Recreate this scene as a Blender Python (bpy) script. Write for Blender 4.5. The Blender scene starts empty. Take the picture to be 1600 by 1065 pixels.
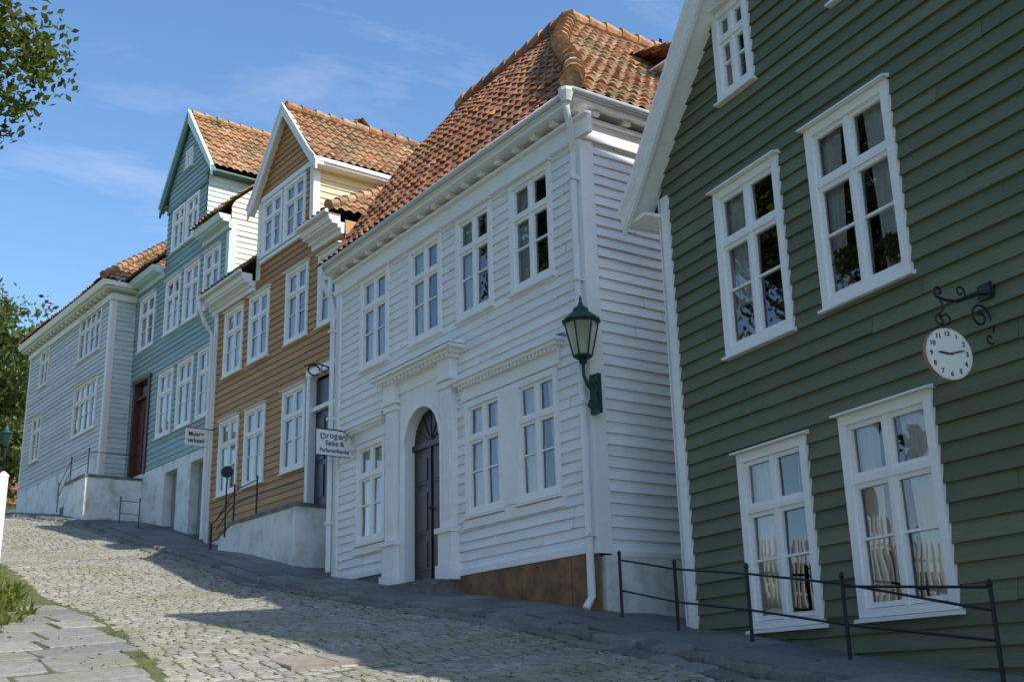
import bpy, math, random, numpy as np
from mathutils import Vector, Matrix
random.seed(7); rng=np.random.default_rng(7)
scene=bpy.context.scene
COL=bpy.context.collection
# ------------------------------------------------------------ materials
def newmat(name):
    m=bpy.data.materials.new(name); m.use_nodes=True; nt=m.node_tree
    b=nt.nodes['Principled BSDF']; return m,nt,b
def N(nt,t,**k):
    n=nt.nodes.new(t)
    for a,v in k.items():
        if a=='i':
            for kk,vv in v.items(): n.inputs[kk].default_value=vv
        else: setattr(n,a,v)
    return n
def L(nt,a,b): nt.links.new(a,b)
def c4(c,k=1.0): return (c[0]*k,c[1]*k,c[2]*k,1)
def ramp(nt,fac,pts):
    r=N(nt,'ShaderNodeValToRGB'); e=r.color_ramp.elements
    e[0].position=pts[0][0]; e[0].color=pts[0][1]; e[1].position=pts[1][0]; e[1].color=pts[1][1]
    for p,c in pts[2:]:
        x=e.new(p); x.color=c
    if fac is not None: L(nt,fac,r.inputs[0])
    return r
def mix(nt,fac,a,b,mode='MIX'):
    m=N(nt,'ShaderNodeMix',data_type='RGBA',blend_type=mode)
    for s,v in ((0,fac),(6,a),(7,b)):
        if hasattr(v,'is_linked') or hasattr(v,'links'): L(nt,v,m.inputs[s])
        else: m.inputs[s].default_value=v
    return m.outputs[2]
def paint(name,col,board=0.14,dirt=(.25,.23,.19),dirtamt=.35,var=.12,rough=.55,peel=None):
    m,nt,b=newmat(name)
    tc=N(nt,'ShaderNodeTexCoord')
    mp=N(nt,'ShaderNodeMapping',i={'Scale':(1.2,1.2,22)}); L(nt,tc.outputs['Object'],mp.inputs[0])
    n1=N(nt,'ShaderNodeTexNoise',i={'Scale':2.0,'Detail':6,'Roughness':.65}); L(nt,mp.outputs[0],n1.inputs[0])
    n2=N(nt,'ShaderNodeTexNoise',i={'Scale':1.1,'Detail':5,'Roughness':.6}); L(nt,tc.outputs['Object'],n2.inputs[0])
    geo=N(nt,'ShaderNodeNewGeometry')
    base=mix(nt,geo.outputs['Random Per Island'],c4(col,1-var),c4(col,1+var*.5))
    r1=ramp(nt,n1.outputs[0],[(.42,(0,0,0,1)),(.72,(1,1,1,1))])
    s=N(nt,'ShaderNodeMath',operation='MULTIPLY',i={1:dirtamt}); L(nt,r1.outputs[0],s.inputs[0])
    c=mix(nt,s.outputs[0],base,c4([col[i]*.55+dirt[i]*.25 for i in range(3)]))
    r2=ramp(nt,n2.outputs[0],[(.45,(0,0,0,1)),(.8,(1,1,1,1))])
    s2=N(nt,'ShaderNodeMath',operation='MULTIPLY',i={1:dirtamt*.7}); L(nt,r2.outputs[0],s2.inputs[0])
    c=mix(nt,s2.outputs[0],c,c4([col[i]*.6+dirt[i]*.2 for i in range(3)]))
    n4=N(nt,'ShaderNodeTexNoise',i={'Scale':13,'Detail':3,'Roughness':.5}); mp4=N(nt,'ShaderNodeMapping',i={'Scale':(.6,.6,1.2)}); L(nt,tc.outputs['Object'],mp4.inputs[0]); L(nt,mp4.outputs[0],n4.inputs[0])
    r4=ramp(nt,n4.outputs[0],[(.68,(0,0,0,1)),(.75,(1,1,1,1))]); s4=N(nt,'ShaderNodeMath',operation='MULTIPLY',i={1:dirtamt}); L(nt,r4.outputs[0],s4.inputs[0])
    c=mix(nt,s4.outputs[0],c,c4([col[i]*.45+dirt[i]*.1 for i in range(3)]))
    if peel:
        n3=N(nt,'ShaderNodeTexNoise',i={'Scale':9,'Detail':8,'Roughness':.75}); 
        mp3=N(nt,'ShaderNodeMapping',i={'Scale':(.5,.5,2.5)}); L(nt,tc.outputs['Object'],mp3.inputs[0]); L(nt,mp3.outputs[0],n3.inputs[0])
        r3=ramp(nt,n3.outputs[0],[(.60,(0,0,0,1)),(.63,(1,1,1,1))]); c=mix(nt,r3.outputs[0],c,c4(peel))
    L(nt,c,b.inputs['Base Color']); b.inputs['Roughness'].default_value=rough
    bp=N(nt,'ShaderNodeBump',i={'Strength':.3,'Distance':.01}); L(nt,n1.outputs[0],bp.inputs['Height']); L(nt,bp.outputs[0],b.inputs['Normal'])
    return m
def plain(name,col,rough=.6,metal=0,noise=.15,scale=6,bump=.15):
    m,nt,b=newmat(name); tc=N(nt,'ShaderNodeTexCoord')
    n=N(nt,'ShaderNodeTexNoise',i={'Scale':scale,'Detail':6,'Roughness':.65}); L(nt,tc.outputs['Object'],n.inputs[0])
    c=mix(nt,n.outputs[0],c4(col,1-noise*1.5),c4(col,1+noise)); L(nt,c,b.inputs['Base Color'])
    b.inputs['Roughness'].default_value=rough; b.inputs['Metallic'].default_value=metal
    bp=N(nt,'ShaderNodeBump',i={'Strength':bump,'Distance':.01}); L(nt,n.outputs[0],bp.inputs['Height']); L(nt,bp.outputs[0],b.inputs['Normal'])
    return m
def blotch(name,cols,scale=3,rough=.85,bump=.4,sc2=25):
    m,nt,b=newmat(name); tc=N(nt,'ShaderNodeTexCoord')
    n=N(nt,'ShaderNodeTexNoise',i={'Scale':scale,'Detail':9,'Roughness':.7}); L(nt,tc.outputs['Object'],n.inputs[0])
    k=len(cols); r=ramp(nt,n.outputs[0],[(.3+.4*i/(k-1),c4(c)) for i,c in enumerate(cols)])
    L(nt,r.outputs[0],b.inputs['Base Color']); b.inputs['Roughness'].default_value=rough
    n2=N(nt,'ShaderNodeTexNoise',i={'Scale':sc2,'Detail':5}); L(nt,tc.outputs['Object'],n2.inputs[0])
    bp=N(nt,'ShaderNodeBump',i={'Strength':bump,'Distance':.02}); L(nt,n2.outputs[0],bp.inputs['Height']); L(nt,bp.outputs[0],b.inputs['Normal'])
    return m
def tilemat(name,cols,moss=.4):
    m,nt,b=newmat(name); uv=N(nt,'ShaderNodeUVMap')
    fl=N(nt,'ShaderNodeVectorMath',operation='FLOOR'); L(nt,uv.outputs[0],fl.inputs[0])
    wn=N(nt,'ShaderNodeTexWhiteNoise',noise_dimensions='2D'); L(nt,fl.outputs[0],wn.inputs[0])
    k=len(cols); r=ramp(nt,wn.outputs[0],[(i/(k-1),c4(c)) for i,c in enumerate(cols)])
    tc=N(nt,'ShaderNodeTexCoord'); n=N(nt,'ShaderNodeTexNoise',i={'Scale':1.3,'Detail':7,'Roughness':.7}); L(nt,tc.outputs['Object'],n.inputs[0])
    rm=ramp(nt,n.outputs[0],[(.46,(0,0,0,1)),(.68,(1,1,1,1))]); s=N(nt,'ShaderNodeMath',operation='MULTIPLY',i={1:moss}); L(nt,rm.outputs[0],s.inputs[0])
    c=mix(nt,s.outputs[0],r.outputs[0],(.17,.17,.08,1))
    n2=N(nt,'ShaderNodeTexNoise',i={'Scale':14,'Detail':6,'Roughness':.7}); L(nt,tc.outputs['Object'],n2.inputs[0])
    r2=ramp(nt,n2.outputs[0],[(.35,(.35,.32,.3,1)),(.6,(1,1,1,1))]); c=mix(nt,.85,c,r2.outputs[0],'MULTIPLY')
    L(nt,c,b.inputs['Base Color']); b.inputs['Roughness'].default_value=.8
    return m
WHITE=paint('white_paint',(.87,.87,.87),dirtamt=.36,var=.08)
TRIM=paint('white_trim_paint',(.87,.87,.85),dirtamt=.22,var=.03)
CREAM=paint('cream_paint',(.82,.80,.70),dirtamt=.2)
GREEN=paint('dark_green_paint',(.155,.175,.100),dirtamt=.65,dirt=(.04,.04,.03),var=.26,rough=.7)
ORANGE=paint('ochre_brown_paint',(.50,.25,.075),dirtamt=.55,dirt=(.2,.08,.02),var=.2)
YELLOW=paint('yellow_paint',(.84,.68,.38),dirtamt=.15)
BLUE=paint('blue_green_paint',(.29,.41,.40),dirtamt=.4,dirt=(.2,.2,.18),var=.12)
LBLUE=paint('pale_blue_paint',(.62,.76,.72),dirtamt=.2)
GREY=paint('weathered_grey_paint',(.62,.62,.62),dirtamt=.6,var=.16)
PALE=paint('pale_peeling_paint',(.64,.70,.68),dirtamt=.4,peel=(.25,.24,.2))
DTEAL=paint('dark_teal_trim_paint',(.09,.20,.18),dirtamt=.2)
PLASTER=blotch('whitewashed_plaster',[(.42,.43,.36),(.74,.75,.72),(.84,.84,.82)],scale=2.0,rough=.9,bump=.5,sc2=12)
RUST=blotch('rusty_plate',[(.07,.045,.03),(.22,.12,.05),(.36,.20,.08)],scale=3,rough=.8,bump=.3)
STONE=blotch('dark_stone',[(.06,.06,.06),(.16,.155,.145),(.26,.25,.23)],scale=5,rough=.85,bump=.6)
IRON=plain('black_iron',(.025,.025,.03),rough=.5,metal=.4)
LGREEN=plain('green_patina_iron',(.016,.06,.045),rough=.5,metal=.3)
DOORB=plain('dark_brown_door_paint',(.038,.016,.013),rough=.4)
DOORN=plain('dark_blue_door_paint',(.015,.022,.045),rough=.35)
DOORR=plain('dark_red_door_paint',(.10,.028,.022),rough=.45)
DOORG=plain('grey_basement_door_paint',(.24,.29,.32),rough=.5)
DARK=plain('dark_interior',(.07,.065,.06),rough=.9)
ZINC=plain('pale_gutter_paint',(.62,.63,.63),rough=.5,metal=.1)
LEADW=plain('white_pipe_paint',(.78,.79,.80),rough=.45,noise=.08)
TILE=tilemat('red_clay_pantiles',[(.24,.085,.042),(.48,.19,.08),(.38,.135,.06),(.56,.28,.14),(.18,.07,.042),(.45,.18,.08)],moss=.40)
TILEL=tilemat('mossy_orange_pantiles',[(.42,.20,.09),(.58,.33,.16),(.50,.26,.13),(.62,.44,.27),(.34,.155,.08)],moss=.75)
BLK=plain('black_lettering',(.01,.01,.015),rough=.6,noise=0,bump=0)
NAVY=plain('navy_lettering',(.02,.04,.12),rough=.6,noise=0,bump=0)
FACE=plain('enamel_white',(.84,.83,.80),rough=.35,noise=.06,bump=.02)
BRN=blotch('rust_stained_rim',[(.22,.08,.04),(.36,.18,.10),(.6,.5,.42)],scale=9,rough=.5,bump=.1)
TERRA=plain('terracotta_pot',(.45,.20,.11))
REDF=plain('red_petals',(.6,.03,.05))
def glassmat():
    m,nt,b=newmat('window_glass'); nt.nodes.remove(b); out=nt.nodes['Material Output']
    tc=N(nt,'ShaderNodeTexCoord'); n=N(nt,'ShaderNodeTexNoise',i={'Scale':2.6,'Detail':1.0}); L(nt,tc.outputs['Object'],n.inputs[0])
    bp=N(nt,'ShaderNodeBump',i={'Strength':.09,'Distance':.012}); L(nt,n.outputs[0],bp.inputs['Height'])
    g=N(nt,'ShaderNodeBsdfGlossy',i={'Roughness':.01,'Color':(.95,.97,1,1)}); L(nt,bp.outputs[0],g.inputs['Normal'])
    t=N(nt,'ShaderNodeBsdfTransparent',i={'Color':(.90,.93,.92,1)})
    f=N(nt,'ShaderNodeFresnel',i={'IOR':1.55}); ad=N(nt,'ShaderNodeMath',operation='MULTIPLY_ADD',use_clamp=True,i={1:1.8,2:.01}); L(nt,f.outputs[0],ad.inputs[0])
    mx=N(nt,'ShaderNodeMixShader'); L(nt,ad.outputs[0],mx.inputs[0]); L(nt,t.outputs[0],mx.inputs[1]); L(nt,g.outputs[0],mx.inputs[2]); L(nt,mx.outputs[0],out.inputs[0])
    return m
GLASS=glassmat()
def thin(name,col,tr=.4,var=.3):
    m,nt,b=newmat(name); nt.nodes.remove(b); out=nt.nodes['Material Output']
    geo=N(nt,'ShaderNodeNewGeometry'); c=mix(nt,geo.outputs['Random Per Island'],c4(col,1-var),c4(col,1+var))
    d=N(nt,'ShaderNodeBsdfDiffuse'); t=N(nt,'ShaderNodeBsdfTranslucent'); L(nt,c,d.inputs[0]); L(nt,c,t.inputs[0])
    mx=N(nt,'ShaderNodeMixShader',i={0:tr}); L(nt,d.outputs[0],mx.inputs[1]); L(nt,t.outputs[0],mx.inputs[2]); L(nt,mx.outputs[0],out.inputs[0])
    return m
CURT=thin('white_curtain',(.92,.92,.93),.1,.05)
LEAF=thin('oak_leaves',(.12,.15,.03),.45,.5)
LEAF2=thin('maple_leaves',(.13,.165,.05),.45,.45)
GRASSB=thin('grass_blades',(.17,.21,.05),.45,.45)
DRY=thin('dry_leaves',(.24,.12,.05),.2,.5)
BARK=blotch('bark',[(.05,.045,.035),(.11,.09,.075)],scale=8)
# ------------------------------------------------------------ mesh builder
class MB:
    def __init__(s): s.v=[];s.f=[];s.m=[];s.uv={}
    def add(s,vs,fs,mat=0):
        o=len(s.v); s.v+= [tuple(p) for p in vs]
        for f in fs: s.f.append(tuple(i+o for i in f)); s.m.append(mat)
    def box(s,x0,x1,y0,y1,z0,z1,mat=0):
        s.add([(x0,y0,z0),(x1,y0,z0),(x1,y1,z0),(x0,y1,z0),(x0,y0,z1),(x1,y0,z1),(x1,y1,z1),(x0,y1,z1)],
              [(0,3,2,1),(4,5,6,7),(0,1,5,4),(1,2,6,5),(2,3,7,6),(3,0,4,7)],mat)
    def prism(s,poly,axis,a0,a1,mat=0):
        def P(u,v,a): return {0:(a,u,v),1:(u,a,v),2:(u,v,a)}[axis]
        n=len(poly); s.add([P(u,v,a0) for u,v in poly]+[P(u,v,a1) for u,v in poly],
            [tuple(range(n)),tuple(range(2*n-1,n-1,-1))]+[(i,(i+1)%n,(i+1)%n+n,i+n) for i in range(n)],mat)
    def tube(s,pts,r,n=8,mat=0,cap=True):
        pts=[Vector(p) for p in pts]; rs=r if isinstance(r,(list,tuple)) else [r]*len(pts)
        o=len(s.v); up=Vector((0,0,1)); prev=None
        for i,p in enumerate(pts):
            d=(pts[min(i+1,len(pts)-1)]-pts[max(i-1,0)]).normalized()
            if prev is None:
                a=d.cross(up); 
                if a.length<.1: a=d.cross(Vector((1,0,0)))
            else: a=prev-d*prev.dot(d)
            a.normalize(); prev=a; b=d.cross(a)
            for k in range(n):
                t=2*math.pi*k/n; s.v.append(tuple(p+(a*math.cos(t)+b*math.sin(t))*rs[i]))
        for i in range(len(pts)-1):
            for k in range(n):
                s.f.append((o+i*n+k,o+i*n+(k+1)%n,o+(i+1)*n+(k+1)%n,o+(i+1)*n+k)); s.m.append(mat)
        if cap:
            s.f.append(tuple(o+k for k in range(n))[::-1]); s.m.append(mat)
            s.f.append(tuple(o+(len(pts)-1)*n+k for k in range(n))); s.m.append(mat)
    def lathe(s,prof,c=(0,0,0),n=16,mat=0,rot=0):
        o=len(s.v)
        for r,z in prof:
            for k in range(n):
                t=2*math.pi*k/n+rot; s.v.append((c[0]+r*math.cos(t),c[1]+r*math.sin(t),c[2]+z))
        for i in range(len(prof)-1):
            for k in range(n): s.f.append((o+i*n+k,o+i*n+(k+1)%n,o+(i+1)*n+(k+1)%n,o+(i+1)*n+k)); s.m.append(mat)
        s.f.append(tuple(o+k for k in range(n))[::-1]); s.m.append(mat); s.f.append(tuple(o+(len(prof)-1)*n+k for k in range(n))); s.m.append(mat)
    def obj(s,name,mats,parent=None,loc=(0,0,0),smooth=False,rotz=0):
        me=bpy.data.meshes.new(name); me.from_pydata(s.v,[],s.f)
        for m in (mats if isinstance(mats,list) else [mats]): me.materials.append(m)
        me.polygons.foreach_set('material_index',s.m)
        if smooth: me.polygons.foreach_set('use_smooth',[True]*len(s.f))
        if s.uv:
            u=me.uv_layers.new(name='UVMap'); 
            for p in me.polygons:
                if p.index in s.uv:
                    for li,c in zip(p.loop_indices,s.uv[p.index]): u.data[li].uv=c
        me.update(); o=bpy.data.objects.new(name,me); COL.objects.link(o)
        if parent: o.parent=parent
        o.location=loc; o.rotation_euler[2]=rotz
        return o
def empty(name,label,cat,loc,rotz=0,group=None):
    e=bpy.data.objects.new(name,None); COL.objects.link(e); e.location=loc; e.rotation_euler[2]=rotz; e.empty_display_size=.3
    e['label']=label; e['category']=cat
    if group: e['group']=group
    return e
# ------------------------------------------------------------ ground height
YP=[-60,-10,0,5.16,6.57,7.84,8.88,10.14,16.86,20.1,24.4,27.7,30.5,37.4,42,55,400]
ZP=[-8,-2.2,-.78,-.04,.14,.36,.49,.75,1.72,2.43,3.16,3.95,4.5,5.5,5.95,6.1,6.1]
FY=[-60,5,8.9,10,17,20,24.4,28,29.5,36,60,400]; FX=[7.2,7.65,8.2,8,8,8,8.45,8.2,7.55,7.1,6.8,6.8]
def zb(y): return np.interp(y,YP,ZP)
def xf(y): return np.interp(y,FY,FX)
def gz(x,y): return zb(y)-.08*np.clip(xf(y)-x,0,11)
def xl(y): return np.interp(y,[-60,0,9,14,16,24,44,400],[1.2,1.6,2.9,3.6,3.6,3.9,3.6,3.6])
# ------------------------------------------------------------ house helper
class House:
    def __init__(s,name,label,ox,oy,odeg,zbase):
        s.o=math.radians(odeg); s.zb=zbase
        s.e=empty(name,label,'house',(ox,oy,zbase),-math.pi/2-s.o); s.ox,s.oy=ox,oy
    def put(s,mb,name,mats,parent=None,smooth=False):
        return mb.obj(name,mats,s.e if parent is None else parent,(0,0,-s.zb) if parent is None else (0,0,0),smooth)
    def W(s,x,y,z):
        t=(math.sin(s.o),math.cos(s.o)); n=(math.cos(s.o),-math.sin(s.o))
        return Vector((s.ox-t[0]*x+n[0]*y, s.oy-t[1]*x+n[1]*y, z))
def siding(mb,mp,u0,u1,z0,z1,h=.14,ops=[],d=.024,mat=0):
    if not callable(u0): a0=u0; u0=lambda z:a0
    if not callable(u1): a1=u1; u1=lambda z:a1
    z=z0
    while z<z1-1e-4:
        za,zt=z,min(z+h,z1); dj=d*random.uniform(.8,1.25); k1=random.uniform(-.004,.004)
        seam=random.uniform(.5,4.5); seams=[]; uu=u0(za)+seam
        while uu<u1(za)-.3: seams.append(uu); uu+=random.uniform(2.2,4.2)
        cuts=sorted({za,zt}|{e for o in ops for e in (o[2],o[3]) if za<e<zt})
        for a,b in zip(cuts,cuts[1:]):
            mid=(a+b)/2
            blocks=sorted([(o[0],o[1]) for o in ops if o[2]<=mid<=o[3]])
            segs=[]; cur=None
            for bl in blocks: segs.append((cur,bl[0])); cur=bl[1]
            segs.append((cur,None))
            wa=dj*(1-(a-za)/h)+.004; wb=dj*(1-(b-za)/h)+.004
            for p,q in segs:
                pa=u0(a) if p is None else p; pb=u0(b) if p is None else p
                qa=u1(a) if q is None else q; qb=u1(b) if q is None else q
                if qa-pa<.004 and qb-pb<.004: continue
                ins=[x_ for x_ in seams if max(pa,pb)+.15<x_<min(qa,qb)-.15]
                el=[(pa,pb)]+[(x_,x_) for x_ in ins]+[(qa,qb)]
                for (sa,sb),(ta,tb) in zip(el,el[1:]):
                    j=random.uniform(-.002,.002); g=.0015 if ins else 0
                    vs=[mp(sa+g,wa+j,a+(k1 if a==za else 0)),mp(ta-g,wa+j,a+(-k1 if a==za else 0)),mp(tb-g,wb,b),mp(sb+g,wb,b)]; fs=[(0,1,2,3)]
                    if a==za: vs+=[mp(sa,0,a+k1),mp(ta,0,a-k1)]; fs.append((0,4,5,1))
                    mb.add(vs,fs,mat)
        z+=h
front=lambda u,w,z:(u,-w,z)
def sideR(x): return lambda u,w,z:(x+w,u,z)
def sideL(x): return lambda u,w,z:(x-w,u,z)
def window(H,x0,x1,z0,z1,ncol=2,curt=1,hood=True,sill=True,fr=None,cas=.08,seed=0,y=0.0,rows=(.36,.68),pane='window'):
    fr=fr or TRIM; w=x1-x0; h=z1-z0; r=random.Random(seed+int(x0*100)+int(z0*77))
    iw=w/2-cas; ib,it=cas,h-cas
    g=MB(); st=.042; 
    cols=[-iw+ (2*iw)*i/ncol for i in range(ncol+1)]
    trz=ib+(it-ib)*rows[1]; mz=ib+(it-ib)*rows[0]
    for a,b in zip(cols,cols[1:]):
        for q0,q1 in ((ib,mz),(mz,trz),(trz,it)):
            tx=r.uniform(-.005,.005); tz=r.uniform(-.005,.005)
            g.add([(a,.012-tx-tz,q0),(b,.012+tx-tz,q0),(b,.012+tx+tz,q1),(a,.012-tx+tz,q1)],[(0,1,2,3)])
    go=g.obj(pane,GLASS,H.e,((x0+x1)/2,y,z0-H.zb))
    f=MB()
    f.box(-w/2,-iw,-.050,.05,0,h); f.box(iw,w/2,-.050,.05,0,h)
    f.box(-iw,iw,-.048,.05,0,cas*.8); f.box(-iw,iw,-.048,.05,h-cas,h)
    f.box(-iw,iw,-.036,.04,trz-.026,trz+.026)
    for c in cols[1:-1]:
        f.box(c-.024,c+.024,-.030,.03,cas*.8,h-cas)
    for a,b in zip(cols,cols[1:]):
        for q0,q1 in ((ib-.01,trz-.026),(trz+.026,it)):
            a2=a+(.0 if a==cols[0] else .024); b2=b-(.0 if b==cols[-1] else .024)
            f.box(a2,a2+st*.8,-.018,.028,q0,q1); f.box(b2-st*.8,b2,-.018,.028,q0,q1)
            f.box(a2+st*.8,b2-st*.8,-.016,.026,q0,q0+st); f.box(a2+st*.8,b2-st*.8,-.016,.026,q1-st,q1)
        f.box(a+.03,b-.03,-.012,.02,mz-.011,mz+.011)
    f.obj('frame',fr,go)
    if sill:
        s=MB(); s.add([(-w/2-.03,-.085,-.04),(w/2+.03,-.085,-.04),(w/2+.03,0,-.04),(-w/2-.03,0,-.04),(-w/2-.03,-.085,-.015),(w/2+.03,-.085,-.015),(w/2+.03,0,.004),(-w/2-.03,0,.004)],[(0,3,2,1),(4,5,6,7),(0,1,5,4),(1,2,6,5),(2,3,7,6),(3,0,4,7)])
        s.obj('sill',fr,go)
    if hood:
        s=MB(); s.add([(-w/2-.03,-.11,h+.0),(w/2+.03,-.11,h+.0),(w/2+.03,0,h+.004),(-w/2-.03,0,h+.004),(-w/2-.03,-.11,h+.016),(w/2+.03,-.11,h+.016),(w/2+.03,0,h+.05),(-w/2-.03,0,h+.05)],[(0,3,2,1),(4,5,6,7),(0,1,5,4),(1,2,6,5),(2,3,7,6),(3,0,4,7)])
        s.obj('hood',fr,go)
    if curt:
        c=MB(); 
        def drape(a,b,za,zt,amp=.016,per=.09,sl=0):
            n=max(6,int((b-a)/.018)); vs=[];ph=r.uniform(0,6)
            lev=[za+(zt-za)*k/5 for k in range(6)]
            inner=b if abs(b)<abs(a) else a; outer=a if inner==b else b
            for zz in lev:
                t=(zz-za)/(zt-za)
                for i in range(n+1):
                    u=a+(b-a)*i/n; fr_=(u-outer)/(inner-outer)
                    u2=outer+(inner-outer)*fr_*(1-sl*(1-t))
                    yy=.075+amp*math.sin(ph+fr_*(b-a)*2*math.pi/per+ .8*math.sin(u*19+t))*(1.1-.5*t)
                    vs.append((u2,yy,zz))
            c.add(vs,[(k*(n+1)+i,k*(n+1)+i+1,(k+1)*(n+1)+i+1,(k+1)*(n+1)+i) for k in range(5) for i in range(n)])
        if curt==1:
            k=r.uniform(.6,.95); drape(-iw-.02,-iw+k*iw,.02,h,sl=r.uniform(.15,.4)); k=r.uniform(.6,.95); drape(iw-k*iw,iw+.02,.02,h,sl=r.uniform(.15,.4))
        elif curt==2: drape(-iw-.02,iw*.98,.02,h,amp=.012,per=.07)
        elif curt==4: drape(-iw-.02,-iw+.99*iw,.02,h,amp=.016,sl=.05); drape(iw-.35*iw,iw+.02,.02,h,sl=.2)
        c.obj('curtain',CURT,go)
    return (x0+.03,x1-.03,z0+.03,z1-.03)
def tiles(mb,rows,mat=0,uw=.185,ch=.27,lift=.04,amp=.031,sm=6):
    rows=[(Vector(a),Vector(b)) for a,b in rows]
    U=(rows[0][1]-rows[0][0]).normalized(); ls=[0]
    for i in range(1,len(rows)):
        A=rows[i-1][0]-U*rows[i-1][0].dot(U); B=rows[i][0]-U*rows[i][0].dot(U); ls.append(ls[-1]+(B-A).length)
    T=ls[-1]
    def at(v):
        v=min(max(v,0),T); i=1
        while i<len(ls)-1 and v>ls[i]: i+=1
        t=(v-ls[i-1])/(ls[i]-ls[i-1]); a=rows[i-1][0].lerp(rows[i][0],t); b=rows[i-1][1].lerp(rows[i][1],t)
        A=rows[i-1][0]-U*rows[i-1][0].dot(U); B=rows[i][0]-U*rows[i][0].dot(U); sd=(B-A).normalized(); n=U.cross(sd).normalized()
        if n.z<0: n=-n
        return a,b,n
    umin=min(r[0].dot(U) for r in rows); umax=max(r[1].dot(U) for r in rows)
    nu=int((umax-umin)/uw*sm)+1; us=[umin+(umax-umin)*i/nu for i in range(nu+1)]
    vl=[];k=0
    while k*ch<T:
        vl.append((k*ch,lift,k)); vl.append((min((k+1)*ch,T),0.0,k)); k+=1
    rowidx=[]
    jit={}; sag=[random.uniform(-.012,.012) for _ in range(12)]
    for (v,lf,kk) in vl:
        a,b,n=at(v); ua,ub=a.dot(U),b.dot(U); base=a-U*ua; o=len(mb.v); cl=[]
        for u in us:
            uc=min(max(u,ua),ub); ph=(uc/uw)%1.0; 
            key=(int(uc//uw),kk); j=jit.setdefault(key,random.uniform(-.011,.013))
            wv=math.sin(2*math.pi*ph)*.75+math.sin(4*math.pi*ph+.6)*.22
            sg=.018*math.sin(uc*.9+sag[0]*90)+.012*math.sin(v*1.7+uc*.5)
            p=base+U*uc+n*(amp*wv+lf+j+sg); mb.v.append(tuple(p)); cl.append(uc)
        rowidx.append((o,v,cl,kk))
    for q in range(len(rowidx)-1):
        o0,v0,c0,k0=rowidx[q]; o1,v1,c1,k1=rowidx[q+1]
        for i in range(len(us)-1):
            if c0[i+1]-c0[i]<1e-6 and c1[i+1]-c1[i]<1e-6: continue
            mb.uv[len(mb.f)]=[(c0[i]/uw,k0+.5),(c0[i]/uw+.01,k0+.5),(c0[i]/uw+.01,k0+.5),(c0[i]/uw,k0+.5)]
            mb.f.append((o0+i,o0+i+1,o1+i+1,o1+i)); mb.m.append(mat)
def ridgecaps(mb,pts,r=.12,step=.36,mat=0):
    pts=[Vector(p) for p in pts]; ls=[0]
    for a,b in zip(pts,pts[1:]): ls.append(ls[-1]+(b-a).length)
    def at(s):
        s=min(s,ls[-1]); i=1
        while i<len(ls)-1 and s>ls[i]: i+=1
        return pts[i-1].lerp(pts[i],(s-ls[i-1])/(ls[i]-ls[i-1]))
    s=0
    while s<ls[-1]-.1:
        a,b=at(s),at(s+step*1.12); k=len(mb.f); mb.tube([a+Vector((0,random.uniform(-.01,.01),.03)),b],[r*1.12,r*.88],10,mat)
        t=random.randint(0,400)
        for q in range(k,len(mb.f)): mb.uv[q]=[(t+.5,t+.5)]*len(mb.f[q])
        s+=step
def roofquad(mb,pts,mat=0):
    k=len(mb.f); mb.add(pts,[tuple(range(len(pts)))],mat); mb.uv[k]=[(p[0]*2,p[2]*2) for p in pts]

# ============================================================ WHITE HOUSE
H=House('white_house','large white clapboard house with flared red tile roof and arched door',7.99,10.06,0,.7)
X0=-6.74
wins=[(-5.88,-4.92,4.92,6.44,1),(-4.27,-3.32,4.92,6.42,1),(-2.90,-1.98,4.91,6.42,1),(-1.54,-.60,4.90,6.42,4),
      (-5.94,-5.00,2.18,3.72,2),(-2.72,-1.82,2.18,3.71,1),(-1.52,-.62,2.18,3.71,1)]
ops=[window(H,a,b,c,d,curt=k,hood=(c>4)) for a,b,c,d,k in wins]
ops.append((-4.36,-3.32,1.3,4.02))
w=MB()
siding(w,front,X0,-4.45,1.74,1.87,.13); siding(w,front,-3.25,0,1.5,1.87,.1234)
siding(w,front,X0,0,1.87,6.52,.129,ops)
siding(w,sideR(0),0,9,1.45,6.6,.135)
siding(w,sideL(X0),0,9,1.45,6.6,.3)
w.prism([(0,6.6),(2.5,10.6),(5.4,6.6)],0,X0,X0+.05)
w.box(X0,0,9,9.05,1,10)
H.put(w,'wall',WHITE)
i=MB(); i.box(X0+.05,-.05,1.6,1.65,1,6.6); i.box(X0+.05,-.05,.1,1.6,4.25,4.3);i.box(X0+.05,-.05,.1,1.6,1.9,1.95);i.box(X0+.05,-.05,.02,9,6.62,6.66)
H.put(i,'interior',DARK)
t=MB()
t.box(-.15,.045,-.05,0,1.42,6.5); t.box(.0,.045,.0,.15,1.42,6.5); t.box(X0-.03,X0+.14,-.05,0,1.72,6.5)
t.box(-3.2,-.15,-.045,0,1.44,1.52); t.box(X0+.1,-4.9,-.045,0,1.68,1.76); t.box(.0,.042,.15,9,1.40,1.46)
t.box(X0,.0,-.042,0,4.30,4.35)
H.put(t,'corner_board',TRIM)
c=MB()
def cornice(c,x0,x1,z,out,blocks=.42):
    c.box(x0,x1,-.07,0,z-.36,z-.30); c.box(x0,x1,-.05,0,z-.30,z-.12); 
    c.box(x0,x1,-.11,0,z-.12,z-.08)
    c.box(x0-.0,x1+.0,-out,0,z,z+.055); c.box(x0,x1,-out-.03,-out+.03,z+.055,z+.12)
    n=int((x1-x0)/blocks)
    for k in range(n+1):
        a=x0+.1+k*(x1-x0-.3)/n; c.box(a,a+.09,-out+.09,-.0,z-.065,z)
cornice(c,X0-.10,.24,6.82,.27)
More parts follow.
